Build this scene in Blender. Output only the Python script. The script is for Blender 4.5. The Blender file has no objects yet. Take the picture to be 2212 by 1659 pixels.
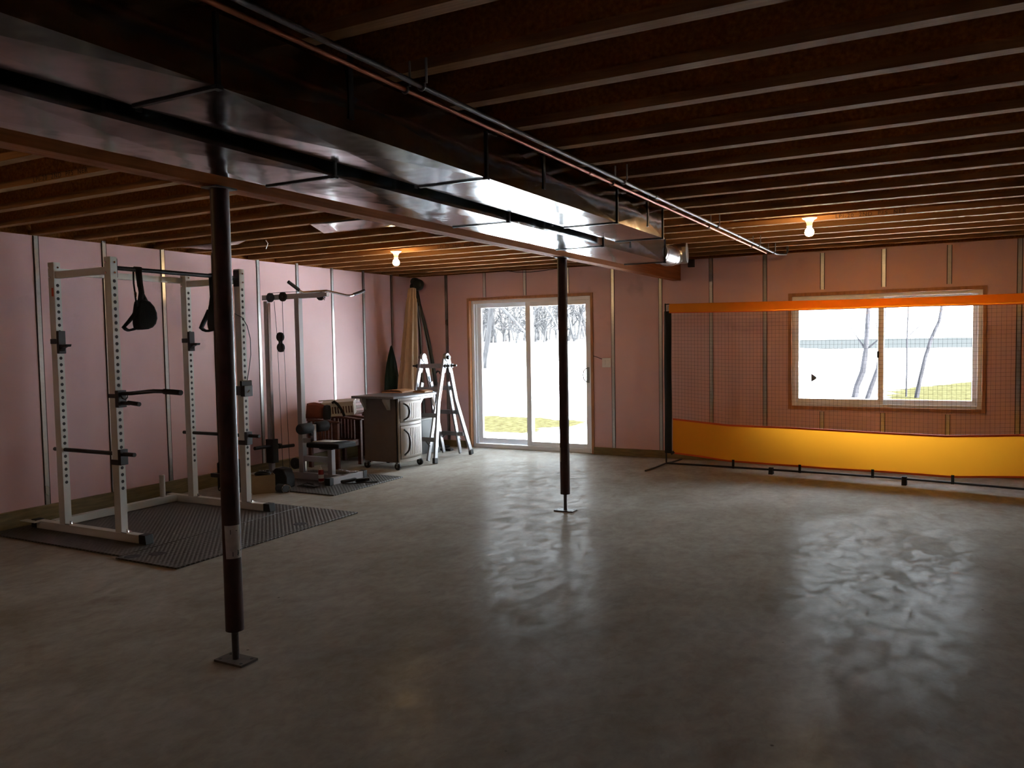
import bpy, bmesh, math, random
from mathutils import Vector as V, Matrix

random.seed(7)
sc = bpy.context.scene
COL = sc.collection
PI = math.pi
D, XL, HJ = 9.304, -6.519, 2.372          # back wall plane, left wall plane, underside of the joists
XR, YF = 4.6, -2.6                        # right wall, wall behind the camera

# ------------------------------------------------------------------ materials
MATS = {}
def nmat(name):
    m = bpy.data.materials.new(name); m.use_nodes = True
    nt = m.node_tree
    b = nt.nodes['Principled BSDF']
    MATS[name] = m
    return m, nt, b

def lin(c):
    f = lambda u: u / 12.92 if u <= .04045 else ((u + .055) / 1.055) ** 2.4
    return tuple(f(x / 255) for x in c) + (1,)

def mat(name, rgb, rough=.6, metal=0., var=0., scale=8., bump=0., bscale=None, stretch=(1, 1, 1), spec=.5, rvar=0., detail=4.):
    """rgb: linear base colour. var: how far noise moves it. bump: bump strength."""
    m, nt, b = nmat(name)
    c = tuple(rgb[:3]) + (1,)
    b.inputs['Base Color'].default_value = c
    b.inputs['Roughness'].default_value = rough
    b.inputs['Metallic'].default_value = metal
    b.inputs['Specular IOR Level'].default_value = spec
    if var or bump or rvar:
        tc = nt.nodes.new('ShaderNodeTexCoord'); mp = nt.nodes.new('ShaderNodeMapping')
        mp.inputs['Scale'].default_value = stretch
        nt.links.new(tc.outputs['Object'], mp.inputs['Vector'])
        nz = nt.nodes.new('ShaderNodeTexNoise'); nz.inputs['Scale'].default_value = scale
        nz.inputs['Detail'].default_value = detail
        nt.links.new(mp.outputs['Vector'], nz.inputs['Vector'])
        if var:
            cr = nt.nodes.new('ShaderNodeValToRGB')
            cr.color_ramp.elements[0].position = .3; cr.color_ramp.elements[1].position = .7
            cr.color_ramp.elements[0].color = tuple(x * (1 - var) for x in c[:3]) + (1,)
            cr.color_ramp.elements[1].color = tuple(min(1, x * (1 + var)) for x in c[:3]) + (1,)
            nt.links.new(nz.outputs['Fac'], cr.inputs['Fac'])
            nt.links.new(cr.outputs['Color'], b.inputs['Base Color'])
        if rvar:
            mr = nt.nodes.new('ShaderNodeMapRange')
            mr.inputs['From Min'].default_value = .3; mr.inputs['From Max'].default_value = .7
            mr.inputs['To Min'].default_value = max(0, rough - rvar); mr.inputs['To Max'].default_value = min(1, rough + rvar)
            nt.links.new(nz.outputs['Fac'], mr.inputs['Value']); nt.links.new(mr.outputs['Result'], b.inputs['Roughness'])
        if bump:
            n2 = nz
            if bscale:
                n2 = nt.nodes.new('ShaderNodeTexNoise'); n2.inputs['Scale'].default_value = bscale
                nt.links.new(mp.outputs['Vector'], n2.inputs['Vector'])
            bp = nt.nodes.new('ShaderNodeBump'); bp.inputs['Strength'].default_value = bump
            bp.inputs['Distance'].default_value = .02
            nt.links.new(n2.outputs['Fac'], bp.inputs['Height']); nt.links.new(bp.outputs['Normal'], b.inputs['Normal'])
    return m

# concrete slab: blotchy grey with trowel marks, rust-brown and dark stains, uneven sheen
def concrete():
    m, nt, b = nmat('concrete')
    N = nt.nodes.new; L = nt.links.new
    tc = N('ShaderNodeTexCoord')
    def noise(scale, detail=5, dist=0., sx=1, sy=1, rough=.55):
        mp = N('ShaderNodeMapping'); mp.inputs['Scale'].default_value = (sx, sy, 1)
        L(tc.outputs['Object'], mp.inputs['Vector'])
        n = N('ShaderNodeTexNoise'); n.inputs['Scale'].default_value = scale; n.inputs['Detail'].default_value = detail
        n.inputs['Distortion'].default_value = dist; n.inputs['Roughness'].default_value = rough
        L(mp.outputs['Vector'], n.inputs['Vector']); return n
    big = noise(.55, 4, .6); mid = noise(2.3, 6, 1.2, 1, .7); fine = noise(38, 4)
    r1 = N('ShaderNodeValToRGB'); e = r1.color_ramp.elements
    e[0].position = .32; e[0].color = (.37, .335, .285, 1); e[1].position = .7; e[1].color = (.5, .48, .44, 1)
    L(big.outputs['Fac'], r1.inputs['Fac'])
    r2 = N('ShaderNodeValToRGB'); e = r2.color_ramp.elements
    e[0].position = .36; e[0].color = (.62, .56, .5, 1); e[1].position = .62; e[1].color = (1, 1, 1, 1)
    L(mid.outputs['Fac'], r2.inputs['Fac'])
    mx = N('ShaderNodeMixRGB'); mx.blend_type = 'MULTIPLY'; mx.inputs['Fac'].default_value = .42
    L(r1.outputs['Color'], mx.inputs['Color1']); L(r2.outputs['Color'], mx.inputs['Color2'])
    fm = noise(16, 5, .4, 1, .7, .65); rm = N('ShaderNodeValToRGB'); e = rm.color_ramp.elements
    e[0].position = .35; e[0].color = (.8, .79, .77, 1); e[1].position = .62; e[1].color = (1.0, 1.0, 1.0, 1)
    L(fm.outputs['Fac'], rm.inputs['Fac'])
    mf = N('ShaderNodeMixRGB'); mf.blend_type = 'MULTIPLY'; mf.inputs['Fac'].default_value = .8
    L(mx.outputs['Color'], mf.inputs['Color1']); L(rm.outputs['Color'], mf.inputs['Color2']); mx = mf
    # brown stains
    st = noise(1.15, 7, .8); r3 = N('ShaderNodeValToRGB'); e = r3.color_ramp.elements
    e[0].position = .62; e[0].color = (0, 0, 0, 1); e[1].position = .76; e[1].color = (.65, .65, .65, 1)
    L(st.outputs['Fac'], r3.inputs['Fac'])
    m2 = N('ShaderNodeMixRGB'); m2.inputs['Color2'].default_value = (.2, .14, .1, 1)
    L(r3.outputs['Color'], m2.inputs['Fac']); L(mx.outputs['Color'], m2.inputs['Color1'])
    # specks
    vo = N('ShaderNodeTexVoronoi'); vo.inputs['Scale'].default_value = 3.3; L(tc.outputs['Object'], vo.inputs['Vector'])
    r4 = N('ShaderNodeValToRGB'); e = r4.color_ramp.elements
    e[0].position = .012; e[0].color = (.8, .8, .8, 1); e[1].position = .03; e[1].color = (0, 0, 0, 1)
    L(vo.outputs['Distance'], r4.inputs['Fac'])
    m3 = N('ShaderNodeMixRGB'); m3.inputs['Color2'].default_value = (.05, .045, .04, 1)
    L(r4.outputs['Color'], m3.inputs['Fac']); L(m2.outputs['Color'], m3.inputs['Color1'])
    L(m3.outputs['Color'], b.inputs['Base Color'])
    rn = noise(1.6, 7, 1.0, 1, .6, .65); mr = N('ShaderNodeMapRange')
    mr.inputs['From Min'].default_value = .35; mr.inputs['From Max'].default_value = .65
    mr.inputs['To Min'].default_value = .2; mr.inputs['To Max'].default_value = .34
    L(rn.outputs['Fac'], mr.inputs['Value']); L(mr.outputs['Result'], b.inputs['Roughness'])
    b.inputs['Specular IOR Level'].default_value = 0.
    gl = N('ShaderNodeBsdfGlossy'); L(mr.outputs['Result'], gl.inputs['Roughness'])
    gf = N('ShaderNodeMapRange'); gf.inputs['From Min'].default_value = .42; gf.inputs['From Max'].default_value = .58
    gf.inputs['To Min'].default_value = .005; gf.inputs['To Max'].default_value = .036
    rf = noise(11, 6, .6, 1, .55, .7); av = N('ShaderNodeMath'); av.operation = 'MULTIPLY_ADD'
    L(rf.outputs['Fac'], av.inputs[0]); av.inputs[1].default_value = .55
    a2 = N('ShaderNodeMath'); a2.operation = 'MULTIPLY'; L(rn.outputs['Fac'], a2.inputs[0]); a2.inputs[1].default_value = .45
    L(a2.outputs[0], av.inputs[2]); L(av.outputs[0], gf.inputs['Value'])
    ms = N('ShaderNodeMixShader'); L(gf.outputs['Result'], ms.inputs['Fac'])
    L(b.outputs['BSDF'], ms.inputs[1]); L(gl.outputs['BSDF'], ms.inputs[2])
    L(ms.outputs['Shader'], nt.nodes['Material Output'].inputs['Surface'])
    bn = noise(9, 6, .8, 1, .5, .6)
    bp = N('ShaderNodeBump'); bp.inputs['Strength'].default_value = .06; bp.inputs['Distance'].default_value = .012
    L(bn.outputs['Fac'], bp.inputs['Height'])
    b2 = N('ShaderNodeBump'); b2.inputs['Strength'].default_value = .08; b2.inputs['Distance'].default_value = .003
    L(fine.outputs['Fac'], b2.inputs['Height']); L(bp.outputs['Normal'], b2.inputs['Normal'])
    L(b2.outputs['Normal'], b.inputs['Normal']); L(b2.outputs['Normal'], gl.inputs['Normal'])
concrete()

# pink foam board with grubby smudges
def foam():
    m, nt, b = nmat('foam'); N = nt.nodes.new; L = nt.links.new
    tc = N('ShaderNodeTexCoord')
    n = N('ShaderNodeTexNoise'); n.inputs['Scale'].default_value = 1.1; n.inputs['Detail'].default_value = 3; L(tc.outputs['Object'], n.inputs['Vector'])
    r = N('ShaderNodeValToRGB'); e = r.color_ramp.elements
    e[0].position = .3; e[0].color = (.66, .43, .43, 1); e[1].position = .7; e[1].color = (.72, .485, .485, 1)
    L(n.outputs['Fac'], r.inputs['Fac'])
    s = N('ShaderNodeTexNoise'); s.inputs['Scale'].default_value = 2.4; s.inputs['Detail'].default_value = 6; L(tc.outputs['Object'], s.inputs['Vector'])
    r2 = N('ShaderNodeValToRGB'); e = r2.color_ramp.elements
    e[0].position = .66; e[0].color = (0, 0, 0, 1); e[1].position = .8; e[1].color = (.55, .55, .55, 1)
    L(s.outputs['Fac'], r2.inputs['Fac'])
    mx = N('ShaderNodeMixRGB'); mx.inputs['Color2'].default_value = (.3, .2, .16, 1)
    L(r2.outputs['Color'], mx.inputs['Fac']); L(r.outputs['Color'], mx.inputs['Color1'])
    L(mx.outputs['Color'], b.inputs['Base Color'])
    b.inputs['Roughness'].default_value = .5; b.inputs['Specular IOR Level'].default_value = .35
    bp = N('ShaderNodeBump'); bp.inputs['Strength'].default_value = .1; bp.inputs['Distance'].default_value = .01
    L(n.outputs['Fac'], bp.inputs['Height']); L(bp.outputs['Normal'], b.inputs['Normal'])
foam()

# galvanised sheet metal
def galv(name, col, rough, bump):
    m, nt, b = nmat(name); N = nt.nodes.new; L = nt.links.new
    tc = N('ShaderNodeTexCoord')
    n = N('ShaderNodeTexNoise'); n.inputs['Scale'].default_value = 2.2; n.inputs['Detail'].default_value = 3; L(tc.outputs['Object'], n.inputs['Vector'])
    v = N('ShaderNodeTexVoronoi'); v.inputs['Scale'].default_value = 55; L(tc.outputs['Object'], v.inputs['Vector'])
    r = N('ShaderNodeValToRGB'); e = r.color_ramp.elements
    e[0].color = tuple(x * .88 for x in col) + (1,); e[1].color = tuple(col) + (1,)
    L(v.outputs['Color'], r.inputs['Fac']); L(r.outputs['Color'], b.inputs['Base Color'])
    b.inputs['Metallic'].default_value = 1
    mr = N('ShaderNodeMapRange'); mr.inputs['To Min'].default_value = rough * .75; mr.inputs['To Max'].default_value = rough * 1.3
    L(n.outputs['Fac'], mr.inputs['Value']); L(mr.outputs['Result'], b.inputs['Roughness'])
    bp = N('ShaderNodeBump'); bp.inputs['Strength'].default_value = bump; bp.inputs['Distance'].default_value = .05
    L(n.outputs['Fac'], bp.inputs['Height']); L(bp.outputs['Normal'], b.inputs['Normal'])
galv('galv', (.31, .32, .325), .14, .18)
galv('strip_metal', (.6, .6, .58), .3, .1)
galv('bright_galv', (.62, .6, .6), .32, .1)
galv('aluminium', (.3, .3, .31), .5, .05)

mat('osb', (.33, .13, .032), .85, spec=.08, var=.35, scale=60, stretch=(1, 1, 1))
mat('lumber', (.26, .125, .05), .85, spec=.08, var=.18, scale=5, stretch=(.6, 14, 14), bump=.05)
mat('lumber_old', (.3, .09, .024), .8, spec=.1, var=.2, scale=4, stretch=(14, .5, 14), bump=.05)
mat('sill_wood', (.2, .145, .05), .65, var=.25, scale=6, stretch=(1, 1, 8))
mat('casing_wood', (.42, .2, .09), .55, var=.2, scale=5, stretch=(6, 6, 1))
mat('post_red', (.045, .013, .01), .5, var=.25, scale=10, spec=.4)
mat('plate_steel', (.085, .07, .06), .6, var=.3, scale=20)
mat('screw_steel', (.09, .075, .07), .4, metal=.6)
mat('paper', (.55, .52, .47), .8, var=.25, scale=14)
mat('ink', (.02, .02, .02), .7)
mat('stamp_ink', (.05, .02, .008), .8)
mat('copper', (.36, .11, .05), .55, metal=1, var=.2, scale=6)
mat('pipe_grey', (.13, .11, .105), .55, metal=.8, var=.1, scale=6)
mat('rack_paint', (.56, .56, .51), .4, var=.04, scale=4)
mat('black_steel', (.012, .012, .013), .4)
mat('black_rubber', (.016, .016, .017), .65)
mat('black_fabric', (.012, .013, .014), .85, bump=.2, scale=180)
mat('black_foam', (.01, .01, .011), .75, bump=.1, scale=90)
mat('chrome', (.7, .7, .7), .12, metal=1)
mat('orange_sticker', (.6, .09, .03), .5)
mat('lat_paint', (.36, .345, .345), .4, var=.03, scale=4)
mat('cardboard', (.33, .21, .1), .8, var=.1, scale=12)
mat('vinyl', (.82, .85, .88), .3, spec=.5)
mat('white_plastic', (.78, .77, .74), .4)
mat('cart_plastic', (.13, .098, .075), .5, var=.05, scale=20)
mat('cart_door', (.36, .325, .28), .5)
mat('cart_top', (.13, .13, .135), .35, var=.1, scale=60)
mat('ladder_label', (.02, .05, .12), .5)
mat('ladder_red', (.3, .1, .05), .5)
mat('umbrella_cloth', (.44, .31, .19), .85, var=.15, scale=3, stretch=(3, 3, .4), bump=.1)
mat('green_cloth', (.012, .035, .024), .8, var=.2, scale=4)
mat('umbrella_pole', (.015, .022, .018), .35)
mat('pole_grey', (.3, .32, .32), .35, metal=.6)
mat('teak', (.13, .038, .017), .5, var=.3, scale=6, stretch=(2, 2, 10))
mat('terracotta', (.2, .055, .026), .85, var=.1, scale=12)
mat('cream', (.5, .44, .34), .6)
mat('tan_wood', (.5, .27, .12), .5, var=.15, scale=6, stretch=(8, 1, 1))
mat('bin_grey', (.12, .13, .13), .6)
mat('pillow_grey', (.3, .32, .31), .8)
mat('red_label', (.4, .03, .025), .4)
mat('hook_grey', (.22, .21, .2), .5)
mat('gun_metal', (.05, .05, .05), .35, metal=.7)
mat('orange_binding', (.72, .1, .008), .7)
mat('orange_tape', (.75, .19, .008), .7, bump=.05, scale=40)
mat('net_cord', (.015, .014, .013), .8)
mat('lamp_white', (.75, .66, .6), .4)
mat('cable_black', (.01, .01, .01), .5)
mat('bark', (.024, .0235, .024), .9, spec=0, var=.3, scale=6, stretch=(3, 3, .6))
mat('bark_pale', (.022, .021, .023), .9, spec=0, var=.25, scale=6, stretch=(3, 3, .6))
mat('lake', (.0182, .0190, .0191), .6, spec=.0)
mat('far_hill', (.0150, .0172, .018), .9, spec=0)
mat('sticker_blue', (.12, .18, .27), .6)
mat('gap_dark', (.05, .03, .025), .8)
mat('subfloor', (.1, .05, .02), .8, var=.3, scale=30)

def cloth_translucent(name, col, trans):
    m, nt, b = nmat(name)
    b.inputs['Base Color'].default_value = tuple(col) + (1,); b.inputs['Roughness'].default_value = .8
    N = nt.nodes.new; L = nt.links.new
    t = N('ShaderNodeBsdfTranslucent'); t.inputs['Color'].default_value = tuple(col) + (1,)
    mx = N('ShaderNodeMixShader'); mx.inputs['Fac'].default_value = trans
    L(b.outputs['BSDF'], mx.inputs[1]); L(t.outputs['BSDF'], mx.inputs[2])
    L(mx.outputs['Shader'], nt.nodes['Material Output'].inputs['Surface'])
cloth_translucent('orange_cloth', (.95, .38, .02), .6)
cloth_translucent('orange_band', (.8, .29, .012), .3)

def glass():
    m, nt, b = nmat('glass'); N = nt.nodes.new; L = nt.links.new
    t = N('ShaderNodeBsdfTransparent'); t.inputs['Color'].default_value = (.95, .96, .95, 1)
    g = N('ShaderNodeBsdfGlossy'); g.inputs['Roughness'].default_value = .02
    fr = N('ShaderNodeFresnel'); fr.inputs['IOR'].default_value = 1.35
    mx = N('ShaderNodeMixShader'); L(fr.outputs['Fac'], mx.inputs['Fac'])
    L(t.outputs['BSDF'], mx.inputs[1]); L(g.outputs['BSDF'], mx.inputs[2])
    L(mx.outputs['Shader'], nt.nodes['Material Output'].inputs['Surface'])
glass()

def emit(name, col, s):
    m, nt, b = nmat(name)
    b.inputs['Base Color'].default_value = (.9, .85, .75, 1)
    b.inputs['Emission Color'].default_value = tuple(col) + (1,); b.inputs['Emission Strength'].default_value = s
emit('bulb_glow', (1., .66, .31), 52.)

# diamond-pattern rubber mat
def rubber_mat():
    m, nt, b = nmat('mat_rubber'); N = nt.nodes.new; L = nt.links.new
    tc = N('ShaderNodeTexCoord')
    def wave(a):
        mp = N('ShaderNodeMapping'); mp.inputs['Rotation'].default_value = (0, 0, a); L(tc.outputs['Object'], mp.inputs['Vector'])
        w = N('ShaderNodeTexWave'); w.inputs['Scale'].default_value = 11; L(mp.outputs['Vector'], w.inputs['Vector']); return w
    a, c = wave(PI / 4), wave(-PI / 4)
    mm = N('ShaderNodeMath'); mm.operation = 'MULTIPLY'; L(a.outputs['Fac'], mm.inputs[0]); L(c.outputs['Fac'], mm.inputs[1])
    r = N('ShaderNodeValToRGB'); e = r.color_ramp.elements
    e[0].position = .3; e[0].color = (.06, .057, .05, 1); e[1].position = .75; e[1].color = (.095, .092, .083, 1)
    L(mm.outputs['Value'], r.inputs['Fac']); L(r.outputs['Color'], b.inputs['Base Color'])
    bp = N('ShaderNodeBump'); bp.inputs['Strength'].default_value = .8; bp.inputs['Distance'].default_value = .006
    L(mm.outputs['Value'], bp.inputs['Height']); L(bp.outputs['Normal'], b.inputs['Normal'])
    b.inputs['Roughness'].default_value = .5
rubber_mat()

# ground outside: snow with a strip of dry grass by the door and a grassy bank beyond the window
def ground_mat():
    m, nt, b = nmat('ground'); N = nt.nodes.new; L = nt.links.new
    tc = N('ShaderNodeTexCoord'); sp = N('ShaderNodeSeparateXYZ'); L(tc.outputs['Object'], sp.inputs[0])
    n = N('ShaderNodeTexNoise'); n.inputs['Scale'].default_value = 1.3; n.inputs['Detail'].default_value = 6; L(tc.outputs['Object'], n.inputs['Vector'])
    def math_(op, a, c):
        q = N('ShaderNodeMath'); q.operation = op
        for i, z in ((0, a), (1, c)):
            if isinstance(z, (int, float)): q.inputs[i].default_value = z
            else: L(z, q.inputs[i])
        return q.outputs[0]
    def smooth(v, a, c):
        q = N('ShaderNodeMapRange'); q.interpolation_type = 'SMOOTHSTEP'
        q.inputs['From Min'].default_value = a; q.inputs['From Max'].default_value = c
        L(v, q.inputs['Value']); return q.outputs['Result']
    wob = math_('MULTIPLY', math_('SUBTRACT', n.outputs['Fac'], .5), 1.6)
    y = math_('ADD', sp.outputs['Y'], wob); x = math_('ADD', sp.outputs['X'], wob)
    s1 = math_('MULTIPLY', smooth(y, 11.5, 11.9), smooth(y, 14.9, 14.2))
    s1 = math_('MULTIPLY', s1, smooth(x, -4.9, -6.0))
    bank = math_('MULTIPLY', smooth(y, 19.5, 21.0), smooth(math_('SUBTRACT', y, math_('MULTIPLY', x, 2.3)), 29.0, 27.0))
    bank = math_('MULTIPLY', bank, smooth(x, -2.2, -.8))
    tot = math_('MAXIMUM', s1, bank)
    gr = N('ShaderNodeTexNoise'); gr.inputs['Scale'].default_value = 9; gr.inputs['Detail'].default_value = 5; L(tc.outputs['Object'], gr.inputs['Vector'])
    r = N('ShaderNodeValToRGB'); e = r.color_ramp.elements
    e[0].position = .35; e[0].color = (.0155, .0128, .0062, 1); e[1].position = .62; e[1].color = (.03, .0285, .0135, 1)
    L(gr.outputs['Fac'], r.inputs['Fac'])
    mx = N('ShaderNodeMixRGB'); mx.inputs['Color1'].default_value = (.86, .87, .9, 1)
    L(tot, mx.inputs['Fac']); L(r.outputs['Color'], mx.inputs['Color2'])
    L(mx.outputs['Color'], b.inputs['Base Color']); b.inputs['Roughness'].default_value = .8; b.inputs['Specular IOR Level'].default_value = 0
ground_mat()

# ------------------------------------------------------------------ mesh builder
class MB:
    def __init__(s):
        s.v = []; s.f = []; s.m = []; s.cur = 0
    def use(s, i): s.cur = i; return s
    def poly(s, pts, faces):
        b = len(s.v); s.v += [V(p) for p in pts]
        for f in faces: s.f.append([b + i for i in f]); s.m.append(s.cur)
        return s
    def box(s, x0, x1, y0, y1, z0, z1):
        p = [(x, y, z) for x in (x0, x1) for y in (y0, y1) for z in (z0, z1)]
        return s.poly(p, [(0, 1, 3, 2), (4, 6, 7, 5), (0, 4, 5, 1), (2, 3, 7, 6), (0, 2, 6, 4), (1, 5, 7, 3)])
    def bar(s, a, b, w, h, up=(0, 0, 1)):
        """square bar from a to b; w across, h along 'up'"""
        a, b = V(a), V(b); d = (b - a).normalized(); u = V(up)
        if abs(d.dot(u)) > .98: u = V((1, 0, 0))
        sx = d.cross(u).normalized(); uz = sx.cross(d).normalized()
        p = []
        for e in (a, b):
            for i, j in ((-1, -1), (1, -1), (1, 1), (-1, 1)): p.append(e + sx * (w / 2 * i) + uz * (h / 2 * j))
        return s.poly(p, [(3, 2, 1, 0), (4, 5, 6, 7), (0, 1, 5, 4), (1, 2, 6, 5), (2, 3, 7, 6), (3, 0, 4, 7)])
    def cyl(s, a, b, r, r2=None, n=16, caps=True):
        a, b = V(a), V(b); r2 = r if r2 is None else r2
        d = (b - a).normalized(); u = V((0, 0, 1)) if abs(d.z) < .95 else V((1, 0, 0))
        x = d.cross(u).normalized(); y = d.cross(x)
        p = []
        for e, q in ((a, r), (b, r2)):
            for i in range(n):
                t = 2 * PI * i / n; p.append(e + x * (q * math.cos(t)) + y * (q * math.sin(t)))
        f = [(i, n + i, n + (i + 1) % n, (i + 1) % n) for i in range(n)]
        if caps: f += [tuple(range(n)), tuple(range(2 * n - 1, n - 1, -1))]
        return s.poly(p, f)
    def tube(s, path, r, n=8, closed=False):
        """round tube along a path; r a number or one radius per point"""
        P = [V(p) for p in path]; k = len(P); R = [r] * k if isinstance(r, (int, float)) else list(r)
        b = len(s.v); x = None
        for i, p in enumerate(P):
            if closed: d = (P[(i + 1) % k] - P[i - 1]).normalized()
            else: d = (P[min(i + 1, k - 1)] - P[max(i - 1, 0)]).normalized()
            if x is None:
                u = V((0, 0, 1)) if abs(d.z) < .9 else V((1, 0, 0)); x = d.cross(u).normalized()
            else:
                x = (x - d * x.dot(d))
                x = x.normalized() if x.length > 1e-6 else d.orthogonal().normalized()
            y = d.cross(x)
            for j in range(n):
                t = 2 * PI * j / n; s.v.append(p + x * (R[i] * math.cos(t)) + y * (R[i] * math.sin(t)))
        for i in range(k if closed else k - 1):
            i2 = (i + 1) % k
            for j in range(n):
                j2 = (j + 1) % n
                s.f.append([b + i * n + j, b + i2 * n + j, b + i2 * n + j2, b + i * n + j2]); s.m.append(s.cur)
        if not closed:
            s.f.append([b + j for j in range(n)]); s.m.append(s.cur)
            s.f.append([b + (k - 1) * n + j for j in range(n - 1, -1, -1)]); s.m.append(s.cur)
        return s
    def prism(s, pts, ext):
        """closed outline extruded by the vector ext"""
        n = len(pts); e = V(ext); p = [V(q) for q in pts]; p += [q + e for q in p]
        return s.poly(p, [tuple(range(n - 1, -1, -1)), tuple(range(n, 2 * n))] + [(i, (i + 1) % n, n + (i + 1) % n, n + i) for i in range(n)])
    def lathe(s, c, prof, n=20, axis='z'):
        c = V(c); b = len(s.v)
        for r, z in prof:
            for i in range(n):
                t = 2 * PI * i / n
                o = (r * math.cos(t), r * math.sin(t), z) if axis == 'z' else ((z, r * math.cos(t), r * math.sin(t)) if axis == 'x' else (r * math.cos(t), z, r * math.sin(t)))
                s.v.append(c + V(o))
        for k in range(len(prof) - 1):
            for i in range(n):
                j = (i + 1) % n
                s.f.append([b + k * n + i, b + k * n + j, b + (k + 1) * n + j, b + (k + 1) * n + i]); s.m.append(s.cur)
        return s
    def grid(s, rows):
        b = len(s.v); h = len(rows); w = len(rows[0])
        for r in rows: s.v += [V(p) for p in r]
        for i in range(h - 1):
            for j in range(w - 1):
                s.f.append([b + i * w + j, b + i * w + j + 1, b + (i + 1) * w + j + 1, b + (i + 1) * w + j]); s.m.append(s.cur)
        return s
    def build(s, name, mats, parent=None, bevel=0., label=None, smooth=True, solid=0., fix=True):
        off = OFF.get(parent.name, V((0, 0, 0))) if parent else V((0, 0, 0))
        me = bpy.data.meshes.new(name)
        me.from_pydata([tuple(p - off) for p in s.v], [], s.f)
        if isinstance(mats, str): mats = [mats]
        for q in mats: me.materials.append(MATS[q])
        for p, i in zip(me.polygons, s.m): p.material_index = min(i, len(mats) - 1)
        if fix:
            bm = bmesh.new(); bm.from_mesh(me); bmesh.ops.recalc_face_normals(bm, faces=bm.faces); bm.to_mesh(me); bm.free()
        if smooth:
            me.shade_smooth(); me.set_sharp_from_angle(angle=math.radians(38))
        o = bpy.data.objects.new(name, me); COL.objects.link(o)
        if parent: o.parent = parent
        OFF[o.name] = off
        if bevel:
            b = o.modifiers.new('edge', 'BEVEL'); b.width = bevel; b.segments = 2; b.limit_method = 'ANGLE'; b.angle_limit = math.radians(40)
        if solid:
            q = o.modifiers.new('thick', 'SOLIDIFY'); q.thickness = solid; q.offset = 0
        if label: o['label'] = label
        return o
OFF = {}

def thing(name, label, cat, loc=(0, 0, 0), group=None):
    o = bpy.data.objects.new(name, None); COL.objects.link(o)
    o.location = loc; o.empty_display_size = .1
    OFF[o.name] = V(loc)
    return tag(o, label, cat, group)
def tag(o, label, cat, group=None):
    o['label'] = label; o['category'] = cat
    if group: o['group'] = group
    return o
def stuff_or_structure(o, kind='structure', label=None):
    o['kind'] = kind
    if label: o['label'] = label
    return o
def dup(root, loc, label, group=None):
    r = root.copy(); COL.objects.link(r); r.location = loc; r['label'] = label
    if group: r['group'] = group
    for ch in list(root.children):
        c = ch.copy(); COL.objects.link(c); c.parent = r
        for g in ch.children:
            q = g.copy(); COL.objects.link(q); q.parent = c
    return r
def text(name, body, size, mtx, material, parent, label=None, thick=.0004):
    cu = bpy.data.curves.new(name, 'FONT'); cu.body = body; cu.size = size; cu.extrude = thick
    cu.space_character = 1.25; cu.align_x = 'CENTER'; cu.align_y = 'CENTER'
    tmp = bpy.data.objects.new('lettering', cu); COL.objects.link(tmp)
    me = bpy.data.meshes.new_from_object(tmp.evaluated_get(bpy.context.evaluated_depsgraph_get()))
    bpy.data.objects.remove(tmp); me.name = name; me.materials.clear(); me.materials.append(MATS[material])
    o = bpy.data.objects.new(name, me); COL.objects.link(o)
    m = Matrix(mtx); off = OFF.get(parent.name, V((0, 0, 0)))
    m.translation -= off; o.matrix_local = m; o.parent = parent
    if label: o['label'] = label
    return o
def frame_m(xa, ya, o):      # matrix whose local x is xa and local y is ya
    xa, ya = V(xa).normalized(), V(ya).normalized(); za = xa.cross(ya)
    return Matrix(((xa.x, ya.x, za.x, o[0]), (xa.y, ya.y, za.y, o[1]), (xa.z, ya.z, za.z, o[2]), (0, 0, 0, 1)))
ORD = 'first second third fourth fifth sixth seventh eighth ninth tenth eleventh twelfth thirteenth fourteenth fifteenth sixteenth seventeenth eighteenth nineteenth twentieth'.split()

# ------------------------------------------------------------------ shell
DX0, DX1, DZ1 = -5.585, -3.742, 2.041     # rough door opening incl. lumber lining
WX0, WX1, WZ0, WZ1 = -1.398, .515, .631, 1.923
m = MB().box(XL - .3, XR + .3, YF - .3, D + .3, -.15, 0)
stuff_or_structure(m.build('floor', 'concrete'), label='bare grey concrete slab floor with stains')
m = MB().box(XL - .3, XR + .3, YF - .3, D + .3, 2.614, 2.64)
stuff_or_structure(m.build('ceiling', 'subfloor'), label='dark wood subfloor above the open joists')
m = MB().box(XL - .25, XL, YF, D + .25, 0, HJ)
stuff_or_structure(m.build('wall_left', 'foam'), label='pink foam board wall on the left')
m = MB()
T = .27
for b in ((XL, DX0, 0, HJ), (DX0, DX1, DZ1, HJ), (DX1, WX0, 0, HJ), (WX0, WX1, 0, WZ0), (WX0, WX1, WZ1, HJ), (WX1, XR, 0, HJ)):
    m.box(b[0], b[1], D, D + T, b[2], b[3])
stuff_or_structure(m.build('wall_back', 'foam'), label='pink foam board back wall with glass door and window')
stuff_or_structure(MB().box(XR, XR + .25, YF, D + T, 0, HJ).build('wall_right', 'foam'))
stuff_or_structure(MB().box(XL - .25, XR + .25, YF - .25, YF, 0, HJ).build('wall_front', 'foam'))
# rim boards above the foam
stuff_or_structure(MB().box(XL - .25, XL - .03, YF, D + T, HJ, 2.614).build('trim_1', 'osb'), label='dark rim board above the left wall')
stuff_or_structure(MB().box(XL - .03, XR + .03, D + .03, D + T, HJ, 2.614).build('trim_2', 'osb'), label='dark rim board above the back wall')
stuff_or_structure(MB().box(XR + .03, XR + .25, YF, D + T, HJ, 2.614).build('trim_3', 'osb'))
stuff_or_structure(MB().box(XL - .03, XR + .03, YF - .25, YF - .03, HJ, 2.614).build('trim_4', 'osb'))
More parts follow.
